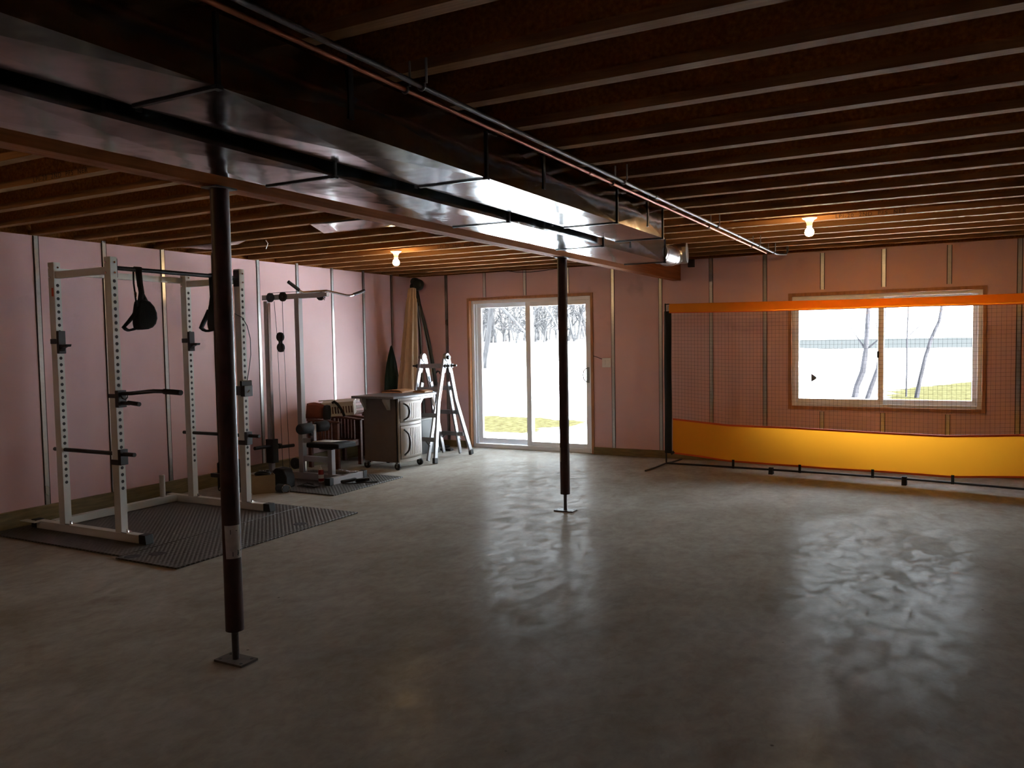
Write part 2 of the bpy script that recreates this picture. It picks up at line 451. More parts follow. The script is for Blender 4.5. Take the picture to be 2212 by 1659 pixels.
# treated bottom plates
stuff_or_structure(MB().box(XL, XL + .035, YF, D, 0, .14).build('baseboard_left', 'sill_wood', bevel=.003), label='brown lumber plate along the foot of the left wall')
m = MB().box(XL + .035, DX0, D - .035, D, 0, .09).box(DX1, XR, D - .035, D, 0, .09)
stuff_or_structure(m.build('baseboard_back', 'sill_wood', bevel=.003), label='brown lumber plate along the foot of the back wall')

# furring strips
def strip_back(x, z0, z1, label):
    m = MB().box(x - .017, x + .017, D - .006, D + .004, z0, z1).use(1).box(x - .024, x - .017, D - .0015, D + .004, z0, z1).box(x + .017, x + .024, D - .0015, D + .004, z0, z1)
    tag(m.build('furring_strip', ['strip_metal', 'gap_dark']), label, 'metal strip', 'metal strips on the back wall')
xs = [-5.918 + .6096 * i for i in range(13)]
for i, x in enumerate(xs):
    w = ORD[i] + ' from the umbrella corner'
    if i in (1, 2, 3): strip_back(x, DZ1 + .005, HJ, f'short metal strip on pink foam above the glass door, {("first","second","third")[i-1]} from the corner')
    elif i in (8, 9, 10):
        n = ('first', 'second', 'third')[i - 8]
        strip_back(x, WZ1 + .03, HJ - .02, f'short metal strip on foam above the window, {n} from the door side')
        strip_back(x, .09, WZ0 - .02, f'short metal strip below the window behind the net, {n} from the door side')
    else: strip_back(x, .09, HJ, f'full-height metal strip on the pink back wall, {w}')
for i in range(11):
    y = D - .443 - .6096 * i
    m = MB().box(XL - .004, XL + .006, y - .017, y + .017, .14, HJ + .02).use(1).box(XL - .004, XL + .0015, y - .026, y - .017, .14, HJ).box(XL - .004, XL + .0015, y + .017, y + .026, .14, HJ)
    tag(m.build('furring_strip', ['strip_metal', 'gap_dark']), f'metal furring strip on the pink left wall, {ORD[i]} from the far corner', 'metal strip', 'metal strips on the left wall')

# ------------------------------------------------------------------ sliding door
door = thing('door_1', 'white sliding glass door to the snowy yard', 'door', ((DX0 + DX1) / 2, D + .1, 0))
stuff_or_structure(door)
m = MB().box(DX0, DX0 + .034, D - .012, D + .2, 0, DZ1).box(DX1 - .034, DX1, D - .012, D + .2, 0, DZ1).box(DX0 + .034, DX1 - .034, D - .012, D + .2, DZ1 - .034, DZ1)
m.build('casing', 'casing_wood', door, bevel=.002, label='brown lumber lining')
x0, x1, z1 = DX0 + .034, DX1 - .034, DZ1 - .034
ya, yb = D + .05, D + .19
m = MB().box(x0, x0 + .04, ya, yb, 0, z1).box(x1 - .04, x1, ya, yb, 0, z1).box(x0 + .04, x1 - .04, ya, yb, z1 - .045, z1).box(x0 + .04, x1 - .04, ya, yb, 0, .04)
m.box(x0 + .04, x0 + .06, ya + .03, yb, .04, z1 - .045)
m.build('frame', 'vinyl', door, bevel=.003)
MB().box(x0 + .04, x1 - .04, ya - .012, ya + .02, .0, .055).build('threshold', 'vinyl', door, bevel=.004)
def sash(x0, x1, z0, z1, y0, y1, wl, wr, wt, wb, parent, name='sash'):
    m = MB().box(x0, x0 + wl, y0, y1, z0, z1).box(x1 - wr, x1, y0, y1, z0, z1).box(x0 + wl, x1 - wr, y0, y1, z1 - wt, z1).box(x0 + wl, x1 - wr, y0, y1, z0, z0 + wb)
    s = m.build(name, 'vinyl', parent, bevel=.003)
    MB().box(x0 + wl - .005, x1 - wr + .005, (y0 + y1) / 2 - .003, (y0 + y1) / 2 + .003, z0 + wb - .005, z1 - wt + .005).build('pane', 'glass', s, smooth=False)
    return s
sash(-5.505, -4.655, .05, 1.962, D + .11, D + .15, .072, .05, .055, .075, door, 'fixed_panel')
sl = sash(-4.728, -3.806, .05, 1.962, D + .062, D + .1, .07, .065, .06, .06, door, 'sliding_panel')
hx = -3.845
m = MB().tube([(hx, D + .062, .91), (hx - .02, D + .03, .92), (hx - .045, D + .022, .95), (hx - .05, D + .02, 1.0), (hx - .045, D + .022, 1.05), (hx - .02, D + .03, 1.08), (hx, D + .062, 1.09)], .008, 8)
m.box(hx - .012, hx + .02, D + .055, D + .064, .9, 1.1)
m.build('handle', 'pole_grey', sl)

# ------------------------------------------------------------------ window
win = thing('window_1', 'white two-pane sliding window behind the sports net', 'window', ((WX0 + WX1) / 2, D + .1, WZ0))
stuff_or_structure(win)
q = .036
m = MB().box(WX0, WX0 + q, D - .015, D + .2, WZ0, WZ1).box(WX1 - q, WX1, D - .015, D + .2, WZ0, WZ1).box(WX0 + q, WX1 - q, D - .015, D + .2, WZ1 - q, WZ1).box(WX0 + q, WX1 - q, D - .015, D + .2, WZ0, WZ0 + q)
m.build('casing', 'casing_wood', win, bevel=.002, label='brown lumber lining')
a0, a1, c0, c1 = WX0 + q, WX1 - q, WZ0 + q, WZ1 - q
m = MB().box(a0, a0 + .035, D + .04, D + .15, c0, c1).box(a1 - .04, a1, D + .04, D + .15, c0, c1).box(a0 + .035, a1 - .04, D + .04, D + .15, c1 - .035, c1).box(a0 + .035, a1 - .04, D + .04, D + .15, c0, c0 + .03)
m.build('frame', 'vinyl', win, bevel=.003)
sash(-1.327, -.43, c0 + .03, c1 - .035, D + .06, D + .095, .032, .055, .045, .05, win)
sash(-.49, .44, c0 + .03, c1 - .035, D + .098, D + .13, .06, .045, .045, .05, win)
MB().box(-.495, -.475, D + .045, D + .06, 1.2, 1.27).build('latch', 'black_steel', win)

# ------------------------------------------------------------------ joists
FL, FH = .063, .038
def joist_mb(x0, x1, y):
    m = MB().box(x0, x1, y, y + FL, HJ, HJ + FH).box(x0, x1, y, y + FL, 2.613 - FH, 2.613)
    m.use(1).box(x0, x1, y + FL / 2 - .005, y + FL / 2 + .005, HJ + FH, 2.613 - FH)
    return m
yr = [1.911 + .4136 * k for k in range(-9, 18)]
yr = [y for y in yr if y < D - .1]
JR = []
for k, y in enumerate(yr):
    o = joist_mb(-2.78, XR + .02, y).build('floor_joist', ['lumber', 'osb'], smooth=False)
    n = len(yr) - k
    tag(o, f'wooden I-joist on the duct side of the beam, {ORD[n-1] if n <= 20 else "number %d" % n} from the back wall', 'joist', 'floor joists over the duct side'); JR.append(o)
yl = [2.355 + .3955 * k for k in range(-11, 18)]
yl = [y for y in yl if y < D - .1]
JL = []
for k, y in enumerate(yl):
    o = joist_mb(XL - .02, -2.80, y).build('floor_joist', ['lumber', 'osb'], smooth=False)
    n = len(yl) - k
    tag(o, f'wooden I-joist over the gym side of the beam, {ORD[n-1] if n <= 20 else "number %d" % n} from the back wall', 'joist', 'floor joists over the gym side'); JL.append(o)
# mill stamp printed on three joists
def stamp(j, x, y, z, s=.05):
    text('printed_stamp', 'LPI-20  2ND  PFS  NER', s, frame_m((1, 0, 0), (0, 0, 1), (x, y - .0012, z)), 'stamp_ink', j, 'dark mill stamp')
jy = min(yr, key=lambda y: abs(y - 6.88)); stamp(JR[yr.index(jy)], -.42, jy, HJ + .018, .042)
jy = min(yl, key=lambda y: abs(y - 6.75)); stamp(JL[yl.index(jy)], -4.1, jy, HJ + .018, .042)
jy = min(yl, key=lambda y: abs(y - 2.75)); stamp(JL[yl.index(jy)], -4.25, jy, HJ + .018, .04)

# metal pans nailed under the joists
def pan(pts, label, sag=.02):
    p = [V((x, y, HJ - .003)) for x, y in pts]
    rows = []
    for i in range(9):
        u = i / 8; a = p[0].lerp(p[1], u); b = p[3].lerp(p[2], u)
        rows.append([a.lerp(b, j / 8) + V((0, 0, -sag * math.sin(PI * j / 8) * math.sin(PI * min(1, u * 1.2)))) for j in range(9)])
    tag(MB().grid(rows).build('joist_pan', 'galv', solid=.002), label, 'sheet metal pan', 'sheet metal pans under the joists')
pan([(-4.25, 4.74), (-2.95, 4.74), (-2.95, 5.19), (-4.5, 5.19)], 'grey sheet metal pan between joists, beside the beam near its middle', .006)
pan([(-6.25, 5.135), (-5.33, 5.135), (-5.62, 5.30), (-5.98, 5.32)], 'curled white sheet metal pan hanging between joists over the rack', .035)
MB_ = MB().tube([(-5.22, 5.25, HJ), (-5.2, 5.255, HJ - .03), (-5.23, 5.26, HJ - .075)], .003, 6)
tag(MB_.build('wire_offcut', 'white_plastic'), 'short white wire end hanging from a joist above the rack', 'wire')

# ------------------------------------------------------------------ beam, posts, ducts, pipes
SK = .02                                   # these run a little askew to the side walls
def sk(x, y): return x + SK * y
bm_ = thing('support_beam', 'brown laminated wood beam carried by the two steel posts', 'beam', (-2.84, 3, 2.13))
y0, y1 = YF, D - .02
for s, nm in ((0, 'lumber_ply'), (.05, 'lumber_ply')):
    xa = -2.897 + s
    MB().prism([(sk(xa, y0), y0, 2.13), (sk(xa + .0485, y0), y0, 2.13), (sk(xa + .0485, y0), y0, HJ - .001), (sk(xa, y0), y0, HJ - .001)], (SK * (y1 - y0), y1 - y0, 0)).build(nm, 'lumber_old', bm_, bevel=.002)
# pocket packing at the wall
tag(MB().box(-2.52, -2.45, D - .05, D - .002, 2.28, HJ - .002).build('packing_block', 'gap_dark'), 'dark wood block on the wall where the beam ends', 'wood block')

def post(px, py, zt, label, lab_rot):
    t = thing('support_post', label, 'post', (px, py, 0), 'steel posts under the beam')
    MB().cyl((px, py, .145), (px, py, zt - .008), .0405, n=32).build('tube', 'post_red', t)
    m = MB().cyl((px, py, .01), (px, py, .15), .0145, n=16)
    for i in range(22): m.cyl((px, py, .014 + i * .006), (px, py, .0165 + i * .006), .0162, n=16, caps=True)
    m.build('screw_rod', 'screw_steel', t)
    m = MB().box(px - .085, px + .085, py - .05, py + .05, 0.0, .01)
    m.use(1)
    for a in (-.065, .065):
        for b in (-.032, .032): m.cyl((px + a, py + b, .0095), (px + a, py + b, .0108), .008, n=10)
    bp_ = m.build('base_plate', ['plate_steel', 'ink'], t)
    MB().box(px - .046, px + .046, py - .06, py + .06, zt - .008, zt - .001).build('cap_plate', 'plate_steel', t)
    return t
p1 = post(-2.777, 2.525, 2.13, 'dark red steel post close to the camera, paper label low down', 0)
p2 = post(-2.705, 6.053, 2.13, 'dark red steel post standing in front of the glass door', 0)
def post_label(t, px, py, z0, z1, a0, a1, sl=.0):
    r = .0412; m = MB(); rows = []
    for k in range(3):
        z = z0 + (z1 - z0) * k / 2
        rows.append([(px + r * math.cos(a0 + sl * (1 - k / 2) + (a1 - a0) * i / 10), py + r * math.sin(a0 + sl * (1 - k / 2) + (a1 - a0) * i / 10), z) for i in range(11)])
    return m.grid(rows).build('paper_label', 'paper', t)
post_label(p1, -2.777, 2.525, .48, .63, math.radians(-88), math.radians(14), .12)
for s_, zz, aa in (('3"', .505, 4), ("I I", .5, -22), ('-', .608, -12), ("I", .6, -48)):
    a = math.radians(aa); r = .0416
    text('printed_mark', s_, .03, frame_m((-math.sin(a), math.cos(a), 0), (0, 0, 1), (-2.777 + r * math.cos(a), 2.525 + r * math.sin(a), zz)), 'ink', p1, thick=.0002)
post_label(p2, -2.705, 6.053, .42, .54, math.radians(-165), math.radians(-120), .1)

def duct(name, label, xl, w, z0, z1, ys, rise_end=0):
    """rectangular duct along y in sections; x(y) = xl + SK*y is its left side"""
    t = thing(name, label, 'duct', (sk(xl, 3), 3, z0))
    for i in range(len(ys) - 1):
        a, b = ys[i] + .004, ys[i + 1] - .004
        m = MB(); bw = (.007, .005, 0, .005)
        for side in range(4):                 # cross-broken sheet: each face is creased to a shallow point
            q = []
            for y in (a, b):
                xa, xb = sk(xl, y), sk(xl + w, y)
                c = [((xa, z0), (xb, z0)), ((xb, z0), (xb, z1)), ((xb, z1), (xa, z1)), ((xa, z1), (xa, z0))][side]
                q += [V((c[0][0], y, c[0][1])), V((c[1][0], y, c[1][1]))]
            ctr = (q[0] + q[1] + q[2] + q[3]) / 4 + V(((0, 0, -1), (1, 0, 0), (0, 0, 1), (-1, 0, 0))[side]) * bw[side]
            m.poly(q + [ctr], [(0, 1, 4), (1, 3, 4), (3, 2, 4), (2, 0, 4)])
        for y in (a, b):
            m.poly([(sk(xl, y), y, z0), (sk(xl + w, y), y, z0), (sk(xl + w, y), y, z1), (sk(xl, y), y, z1)], [(0, 1, 2, 3)])
        m.build('duct_section', 'galv', t, smooth=False)
        y = ys[i + 1] if i < len(ys) - 2 else ys[i + 1] - .006
        xa, xb = sk(xl, y) - .004, sk(xl + w, y) + .004
        m = MB().box(xa, xb, y - .007, y + .007, z0 - .006, z0 - .001)
        m.box(xb - .004, xb + .003, y - .006, y + .006, z0 - .004, z1).box(xa - .003, xa + .004, y - .006, y + .006, z0 - .004, z1)
        m.box(xb - .016, xb + .005, y - .012, y + .012, z0 - .009, z0 + .003)
        m.build('seam_cleat', 'gun_metal', t)
    for y in ys[:-1]:
        yy = y + .55
        if yy < -1: continue
        xb = sk(xl + w, yy)
        m = MB().box(xb + .005, xb + .0075, yy - .012, yy + .012, z0 + .04, HJ + .02)
        m.build('hanger_strap', 'gun_metal', t)
    return t
d1 = duct('supply_duct', 'wide galvanised rectangular duct nearest the copper pipes', -2.11, .345, 2.14, 2.34, [-2.5, -1.36, .08, 1.584, 3.026, 4.566, 5.44])
d2 = duct('return_duct', 'galvanised rectangular duct between the wood beam and the other duct', -2.555, .368, 2.11, 2.31, [-2.4, -1.8, -.35, 1.1, 2.54, 3.99, 5.38, 6.80])
# round take-off at the end of the second duct
xr = sk(-2.255, 6.8)
m = MB().cyl((xr, 6.796, 2.195), (xr + .01, 7.12, 2.195), .09, n=28)
for yy in (6.83, 7.08): m.tube([(xr + .001 + .0935 * math.cos(a), yy, 2.195 + .0935 * math.sin(a)) for a in [2 * PI * k / 28 for k in range(28)]], .003, 6, closed=True)
m.build('round_collar', 'bright_galv', d2)
pts = [(xr + .01 + .13 * (1 - math.cos(a)), 7.12 + .13 * math.sin(a), 2.195 + .03 * math.sin(a)) for a in [PI / 2 * k / 6 for k in range(7)]]
m = MB().tube(pts, [.0925, .097, .0925, .097, .0925, .097, .0925], 28)
m.build('elbow', 'bright_galv', d2)

def pipe(name, label, x, r, y0, y1, matn, z=2.3):
    t = thing(name, label, 'pipe', (sk(x, 3), 3, z), 'water pipes under the joists')
    P = [(sk(x, y0 + (y1 - y0) * k / 10), y0 + (y1 - y0) * k / 10, z) for k in range(11)]
    MB().tube(P, r, 14).build('tube', matn, t)
    m = MB(); 
    for y in ((3.9, 7.1) if matn == 'copper' else (4.75, 6.9)):
        MB().cyl((sk(x, y) - 0, y - .03, z), (sk(x, y), y + .03, z), r + .0025, n=16).build('coupling', matn, t)
    for y in (.65, 2.285, 4.19, 6.19, 7.7, 8.42):
        X = sk(x, y)
        m = MB().tube([(X + (r + .004) * math.sin(a), y, z - (r + .004) * math.cos(a)) for a in [-2.2 + 4.4 * k / 10 for k in range(11)]], .0045, 6)
        m.tube([(X + .02, y, z + .008), (X + .02, y, HJ + .02)], .0045, 6)
        m.build('pipe_hook', 'hook_grey', t)
    return t
pc = pipe('copper_pipe', 'copper water pipe running beside the ducts', -1.648, .0085, -2.4, 8.46, 'copper')
pg = pipe('steel_pipe', 'grey water pipe running next to the copper pipe', -1.580, .0095, -2.4, 8.55, 'pipe_grey')
MB().tube([(sk(-1.582, 8.55), 8.55, 2.3), (sk(-1.582, 8.55) + .02, 8.62, 2.3), (sk(-1.582, 8.55) + .09, 8.66, 2.3), (sk(-1.582, 8.55) + .1, 8.665, 2.33), (sk(-1.582, 8.55) + .1, 8.665, 2.52)], .011, 10).build('elbow', 'pipe_grey', pg)

# bare bulbs
def lamp(x, y, label):
    t = thing('ceiling_lamp', label, 'lamp', (x, y, HJ), 'bare bulb lamps on the joists')
    z = HJ
    m = MB().lathe((x, y, 0), [(0, z - .001), (.056, z - .001), (.057, z - .008), (.05, z - .016), (.034, z - .024), (.026, z - .04), (.022, z - .052), (.021, z - .072), (0, z - .072)], 24)
    m.build('lampholder', 'lamp_white', t)
    m = MB().lathe((x, y, 0), [(0.001, z - .068), (.015, z - .07), (.018, z - .085), (.03, z - .1), (.035, z - .118), (.032, z - .134), (.02, z - .147), (.001, z - .151)], 24)
    m.build('bulb', 'bulb_glow', t)
lamp(-4.76, 6.56, 'lit bare bulb on the joists over the gym side, near the pulldown machine')
lamp(-4.76, 1.0, 'lit bare bulb on the joists over the gym side, at the camera end')
lamp(-.84, 6.64, 'lit bare bulb on the joists above the sports net')

# switch and loose cables on the back wall
t = thing('light_switch', 'white light switch plate on the pink wall beside the glass door', 'switch', (-3.567, D, 1.16))
MB().box(-3.625, -3.508, D - .012, D - .001, 1.1, 1.218).build('switch_plate', 'white_plastic', t, bevel=.004)
MB().box(-3.605, -3.577, D - .017, D - .01, 1.13, 1.19).build('rocker', 'white_plastic', t, bevel=.002)
MB().box(-3.555, -3.527, D - .017, D - .01, 1.13, 1.19).build('rocker', 'white_plastic', t, bevel=.002)
tag(MB().tube([(-3.742, D - .006, 1.245), (-3.70, D - .008, 1.232), (-3.66, D - .008, 1.216), (-3.618, D - .006, 1.2)], .004, 6).build('cable', 'cable_black'), 'short dark cable from the door lining to the light switch', 'cable')
tag(MB().tube([(-4.95, D - .02, 2.38), (-4.80, D - .02, 2.352), (-4.6, D - .02, 2.343), (-4.4, D - .02, 2.352), (-4.2, D - .02, 2.37), (-4.1, D - .02, 2.40)], .005, 6).build('cable', 'cable_black'), 'dark cable drooping along the top of the wall above the door', 'cable')

# ------------------------------------------------------------------ rubber mats
def mat_thing(x0, x1, y0, y1, label, dents=(), h=.012):
    n = 40; rows = []
    m = MB().box(x0, x1, y0, y1, 0.0, h)
    o = tag(m.build('rubber_mat', 'mat_rubber', bevel=.003), label, 'mat', 'black rubber mats')
    for (cx, cy) in dents:
        q = MB().lathe((cx, cy, h), [(.055, .0006), (.04, .002), (.022, .0012), (.001, .0006)], 24)
        d = q.build('dent', 'black_rubber', o)
    return o
mat_thing(-6.46, -4.893, 3.478, 5.256, 'black rubber mat under the power rack, side against the wall')
mat_thing(-4.886, -4.28, 3.431, 5.264, 'black textured rubber mat strip in front of the power rack', [(-4.70, 3.62), (-4.42, 4.72), (-4.80, 3.50)])
mat_thing(-6.25, -4.985, 5.782, 6.90, 'black textured rubber mat under the pulldown machine')

# ------------------------------------------------------------------ power rack
MH = .012
R = thing('power_rack', 'pale grey power rack with rows of holes standing on black mats', 'power rack', (-5.6, 4.4, MH))
PXs, PYs = (-5.965, -5.295), (3.78, 4.995)      # rear/front uprights, near/far
PW, PD = .055, .07
def upright(x, y):
    m = MB().box(x - PD / 2, x + PD / 2, y - PW / 2, y + PW / 2, MH + .06, 2.10).use(1)
    z = .40
    while z < 1.93:
        m.cyl((x + PD / 2 - .001, y, z), (x + PD / 2 + .0012, y, z), .0125, n=12)
        z += .0508
    m.use(2)
    for z in (1.985, 2.06):                      # bolts
        m.cyl((x - PD / 2 + .02, y - PW / 2 - .006, z), (x - PD / 2 + .02, y - PW / 2, z), .009, n=8)
        m.cyl((x + PD / 2, y, z), (x + PD / 2 + .012, y, z), .008, n=8)
    return m.build('upright', ['rack_paint', 'black_rubber', 'chrome'], R, bevel=.002)
U = {}
for i, x in enumerate(PXs):
    for j, y in enumerate(PYs): U[i, j] = upright(x, y)
for j, y in enumerate(PYs):
    MB().box(-6.30, -5.06, y - .03, y + .03, MH, MH + .06).build('floor_rail', 'rack_paint', R, bevel=.002)
    for xa, xb in ((-5.065, -4.985), (-6.36, -6.295)):
        MB().prism([(xa, y - .034, MH), (xb, y - .034, MH), (xb - (.012 if xa > -6 else 0), y - .034, MH + .066), (xa, y - .034, MH + .066)], (0, .068, 0)).build('end_cap', 'black_rubber', R, bevel=.003)
    MB().box(PXs[0] + PD / 2, PXs[1] - PD / 2, y - .02, y + .02, 1.976, 2.03).build('top_side_beam', 'rack_paint', R, bevel=.002)
    m = MB()
    for x in (PXs[0] + .06, PXs[1] + .06):
        m.box(x - .03, x + .03, y - .028, y + .028, MH + .06, MH + .067).cyl((x + .005, y, MH + .066), (x + .005, y, MH + .085), .009, n=8)
    m.build('bolt_plate', 'chrome', R)
MB().box(-6.20, -6.14, 3.811, 4.964, MH + .005, MH + .065).build('rear_floor_rail', 'rack_paint', R, bevel=.002)
MB().box(-6.005, -5.975, 3.81, 4.965, 2.01, 2.06).build('rear_top_beam', 'rack_paint', R, bevel=.002)
MB().cyl((-6.17, 4.83, MH + .065), (-6.17, 4.83, .276), .024, n=18).build('storage_peg', 'rack_paint', R)
m = MB().cyl((-5.285, 3.81, 2.022), (-5.285, 4.965, 2.022), .0165, n=16)
b_ = m.build('pull_up_bar', 'black_steel', R)
for y in PYs: MB().box(-5.328, -5.262, (y + .028 if y < 4 else y - .034), (y + .034 if y < 4 else y - .028), 1.95, 2.09).build('bar_bracket', 'black_steel', R, bevel=.003)
for y in PYs:                                     # spotter pins
    MB().cyl((-6.06, y, .655), (-5.115, y, .655), .0155, n=14).build('safety_bar', 'black_steel', R)
    m = MB().box(-5.262, -5.23, y - .032, y + .032, .575, .69).box(-5.335, -5.255, y - .034, y - .028, .575, .615).box(-5.335, -5.255, y + .028, y + .034, .575, .615)
    m.build('safety_lock', 'black_steel', R, bevel=.003)
for y in PYs:                                     # bar catches on the rear uprights
    m = MB().box(-5.932, -5.905, y - .03, y + .03, 1.40, 1.575)
    m.box(-6.0, -5.93, y - .036, y - .028, 1.475, 1.515)
    m.prism([(-5.906, y - .022, 1.415), (-5.895, y - .022, 1.44), (-5.86, y - .022, 1.452), (-5.83, y - .022, 1.452), (-5.82, y - .022, 1.472), (-5.9, y - .022, 1.472)], (0, .044, 0))
    m.build('bar_catch', 'black_steel', R, bevel=.004)
# dip arm on the near front upright
m = MB().box(-5.262, -5.225, 3.745, 3.815, 1.0, 1.125).box(-5.335, -5.255, 3.744, 3.75, 1.07, 1.1)
m.build('arm_clamp', 'black_steel', R, bevel=.003)
m = MB().tube([(-5.24, 3.78, 1.1), (-5.12, 3.78, 1.105), (-5.0, 3.78, 1.115), (-4.88, 3.78, 1.124), (-4.76, 3.78, 1.124)], .0145, 12)
a_ = m.build('dip_arm', 'black_steel', R)
MB().tube([(-4.77, 3.78, 1.1235), (-4.69, 3.78, 1.121), (-4.60, 3.78, 1.117)], .019, 14).build('hand_grip', 'black_foam', a_)
m = MB().tube([(-5.23, 3.78, 1.032), (-5.15, 3.78, 1.03)], .0145, 12).tube([(-5.16, 3.78, 1.036), (-5.04, 3.78, 1.027)], .0165, 12)
m.build('pop_pin_handle', 'black_steel', R)
MB().tube([(-5.225, 3.77, 1.085), (-5.2, 3.765, 1.065), (-5.17, 3.765, 1.06), (-5.155, 3.77, 1.075), (-5.16, 3.775, 1.095)], .005, 8).build('clamp_loop', 'gun_metal', R)
# accessory block and loose cable on the far front upright
m = MB().box(-5.265, -5.215, 4.94, 5.035, 1.0, 1.095).box(-5.335, -5.26, 4.955, 4.962, 1.01, 1.09)
blk = m.build('pulley_block', 'black_steel', R, bevel=.004)
m = MB()
for k in range(4): m.cyl((-5.24, 4.925, 1.1 + .009 * k), (-5.24, 5.04, 1.1 + .009 * k), .012, n=10)
m.build('spring_coil', 'gun_metal', R)
MB().bar((-5.208, 4.965, 1.035), (-5.205, 4.985, 1.055), .006, .006).build('pin', 'chrome', blk)
MB().tube([(-5.258, 4.90, 1.715), (-5.25, 4.975, 1.685), (-5.24, 5.02, 1.61), (-5.235, 5.045, 1.5), (-5.235, 5.045, 1.36), (-5.24, 5.025, 1.24), (-5.24, 5.0, 1.14)], .0035, 8).build('loose_cable', 'cable_black', R)
MB().box(-5.965, -5.94, 3.7515, 3.753, 1.84, 1.905).build('sticker', 'orange_sticker', R, label='small orange sticker')
# loose end of the near rail: flat steel plate by the wall
MB().box(-6.44, -6.24, 3.70, 3.76, MH + .052, MH + .058).build('wall_plate', 'rack_paint', R, bevel=.001)

# ab slings hung on the pull-up bar
def sling(yc, label, turn, x=-5.285):
    t = thing('ab_sling', label, 'sling strap', (x, yc, 2.02), 'black slings on the pull-up bar')
    ca, sa = math.cos(turn), math.sin(turn)
    P = lambda u, w, z: (x + u * sa + w * ca, yc + u * ca - w * sa, z)     # u along the bar when turn = 0
    def ribbon(path, w):
        rows = [[P(u, ww - w / 2, z), P(u, ww + w / 2, z)] for u, ww, z in path]
        return MB().grid(rows)
    loop = [(-.022 * math.cos(a), 0, 2.022 + .022 * math.sin(a)) for a in [PI * k / 8 for k in range(9)]]
    # two bands of webbing from the bar down to the cuff
    def band(path, w, nm):
        m = MB()
        rows = [[P(u - w / 2, ww, z), P(u + w / 2, ww, z)] for u, ww, z in path]
        return m.grid(rows).build(nm, 'black_fabric', t, solid=.004)
    band([(0, .0215 * math.cos(a), 2.022 + .0215 * math.sin(a)) for a in [PI * k / 8 for k in range(9)]], .052, 'bar_loop')
    band([(-.0, .0215, 2.022), (.004, .024, 1.92), (.01, .03, 1.85), (.0, .03, 1.79), (-.005, .03, 1.70)], .042, 'webbing')
    band([(.006, -.0215, 2.022), (.012, -.01, 1.9), (.03, .0, 1.84), (.06, .02, 1.76), (.09, .03, 1.69)], .03, 'webbing')
    band([(-.022, -.022, 2.022), (-.024, -.02, 1.92), (-.022, -.0, 1.80), (-.02, .02, 1.70)], .012, 'webbing')
    # padded cuff: a deep D-shaped sling with a narrower strap closing it at the front
    O = [(-.012, 1.795), (.03, 1.80), (.068, 1.782), (.098, 1.745), (.115, 1.70), (.117, 1.655), (.105, 1.615), (.08, 1.588), (.045, 1.574), (.0, 1.570), (-.028, 1.575), (-.036, 1.62), (-.032, 1.70), (-.022, 1.76)]
    m = MB().prism([P(u, -.055, z) for u, z in O], V(P(0, .055, 0)) - V(P(0, -.055, 0)))
    m.build('cuff', 'black_fabric', t, bevel=.014)
    path = [(-.022, .03, 1.74), (-.05, .03, 1.685), (-.085, .02, 1.635), (-.118, .0, 1.592), (-.10, -.01, 1.575), (-.078, -.02, 1.566), (-.04, -.03, 1.574), (.01, -.03, 1.59)]
    rows = [[P(u, w - .024, z), P(u, w + .024, z)] for u, w, z in path]
    MB().grid(rows).build('side_strap', 'black_fabric', t, solid=.016)
    MB().tube([P(-.022, -.005, 1.86), P(-.014, -.004, 1.85), P(-.018, 0, 1.82), P(-.03, 0, 1.83), P(-.028, -.004, 1.855)], .0035, 6, closed=True).build('buckle', 'chrome', t)
    return t
s1 = sling(3.995, 'black ab sling on the pull-up bar, end of the rack close to the camera', .25)
s2 = sling(4.70, 'black ab sling on the pull-up bar, partly hidden by the red post', 1.25)

# ------------------------------------------------------------------ lat pulldown machine
L = thing('pulldown_machine', 'pale grey cable pulldown machine with a seat and lat tower', 'exercise machine', (-5.9, 6.38, MH))
Y = 6.38
MB().box(-6.42, -5.35, Y - .03, Y + .03, MH, MH + .07).build('base_tube', 'lat_paint', L, bevel=.002)
MB().box(-5.40, -5.34, 6.19, 6.68, MH, MH + .07).build('front_foot', 'lat_paint', L, bevel=.002)
for ya, yb in ((6.135, 6.195), (6.675, 6.735)): MB().box(-5.405, -5.335, ya, yb, MH, MH + .074).build('end_cap', 'black_rubber', L, bevel=.004)
MB().box(-6.46, -6.40, 6.12, 6.64, MH, MH + .06).build('rear_foot', 'lat_paint', L, bevel=.002)
MB().box(-5.94, -5.88, Y - .03, Y + .03, MH + .07, 1.94).build('front_upright', 'lat_paint', L, bevel=.002)
m = MB().box(-6.385, -6.335, Y - .025, Y + .025, MH + .06, 1.92)
ru = m.build('rear_upright', 'lat_paint', L, bevel=.002)
MB().box(-6.336, -6.325, Y - .018, Y + .018, .3, 1.9).build('guide_rail', 'chrome', ru, label='polished steel guide face')
MB().box(-6.41, -5.60, Y - .02, Y + .02, 1.93, 1.985).build('top_boom', 'lat_paint', L, bevel=.002)
MB().prism([(-5.62, Y - .022, 1.93), (-5.50, Y - .022, 1.94), (-5.50, Y - .022, 1.975), (-5.62, Y - .022, 1.985)], (0, .044, 0)).build('boom_nose', 'lat_paint', L, bevel=.002)
def pulley(x, z, y=Y, r=.05, w=.02):
    prof = [(.004, -w / 2), (r, -w / 2), (r, -w / 4), (r * .86, 0), (r, w / 4), (r, w / 2), (.004, w / 2)]
    p = MB().lathe((x, y, z), prof, 24, 'y').build('pulley', 'black_rubber', L)
    MB().cyl((x, y - w / 2 - .006, z), (x, y + w / 2 + .006, z), .009, n=8).build('axle_bolt', 'gun_metal', p)
for x, z in ((-6.27, 1.955), (-6.09, 1.957), (-5.60, 1.95)): pulley(x, z, Y - .035 if x < -5.7 else Y)
pulley(-6.178, 1.531); pulley(-6.175, 1.417)
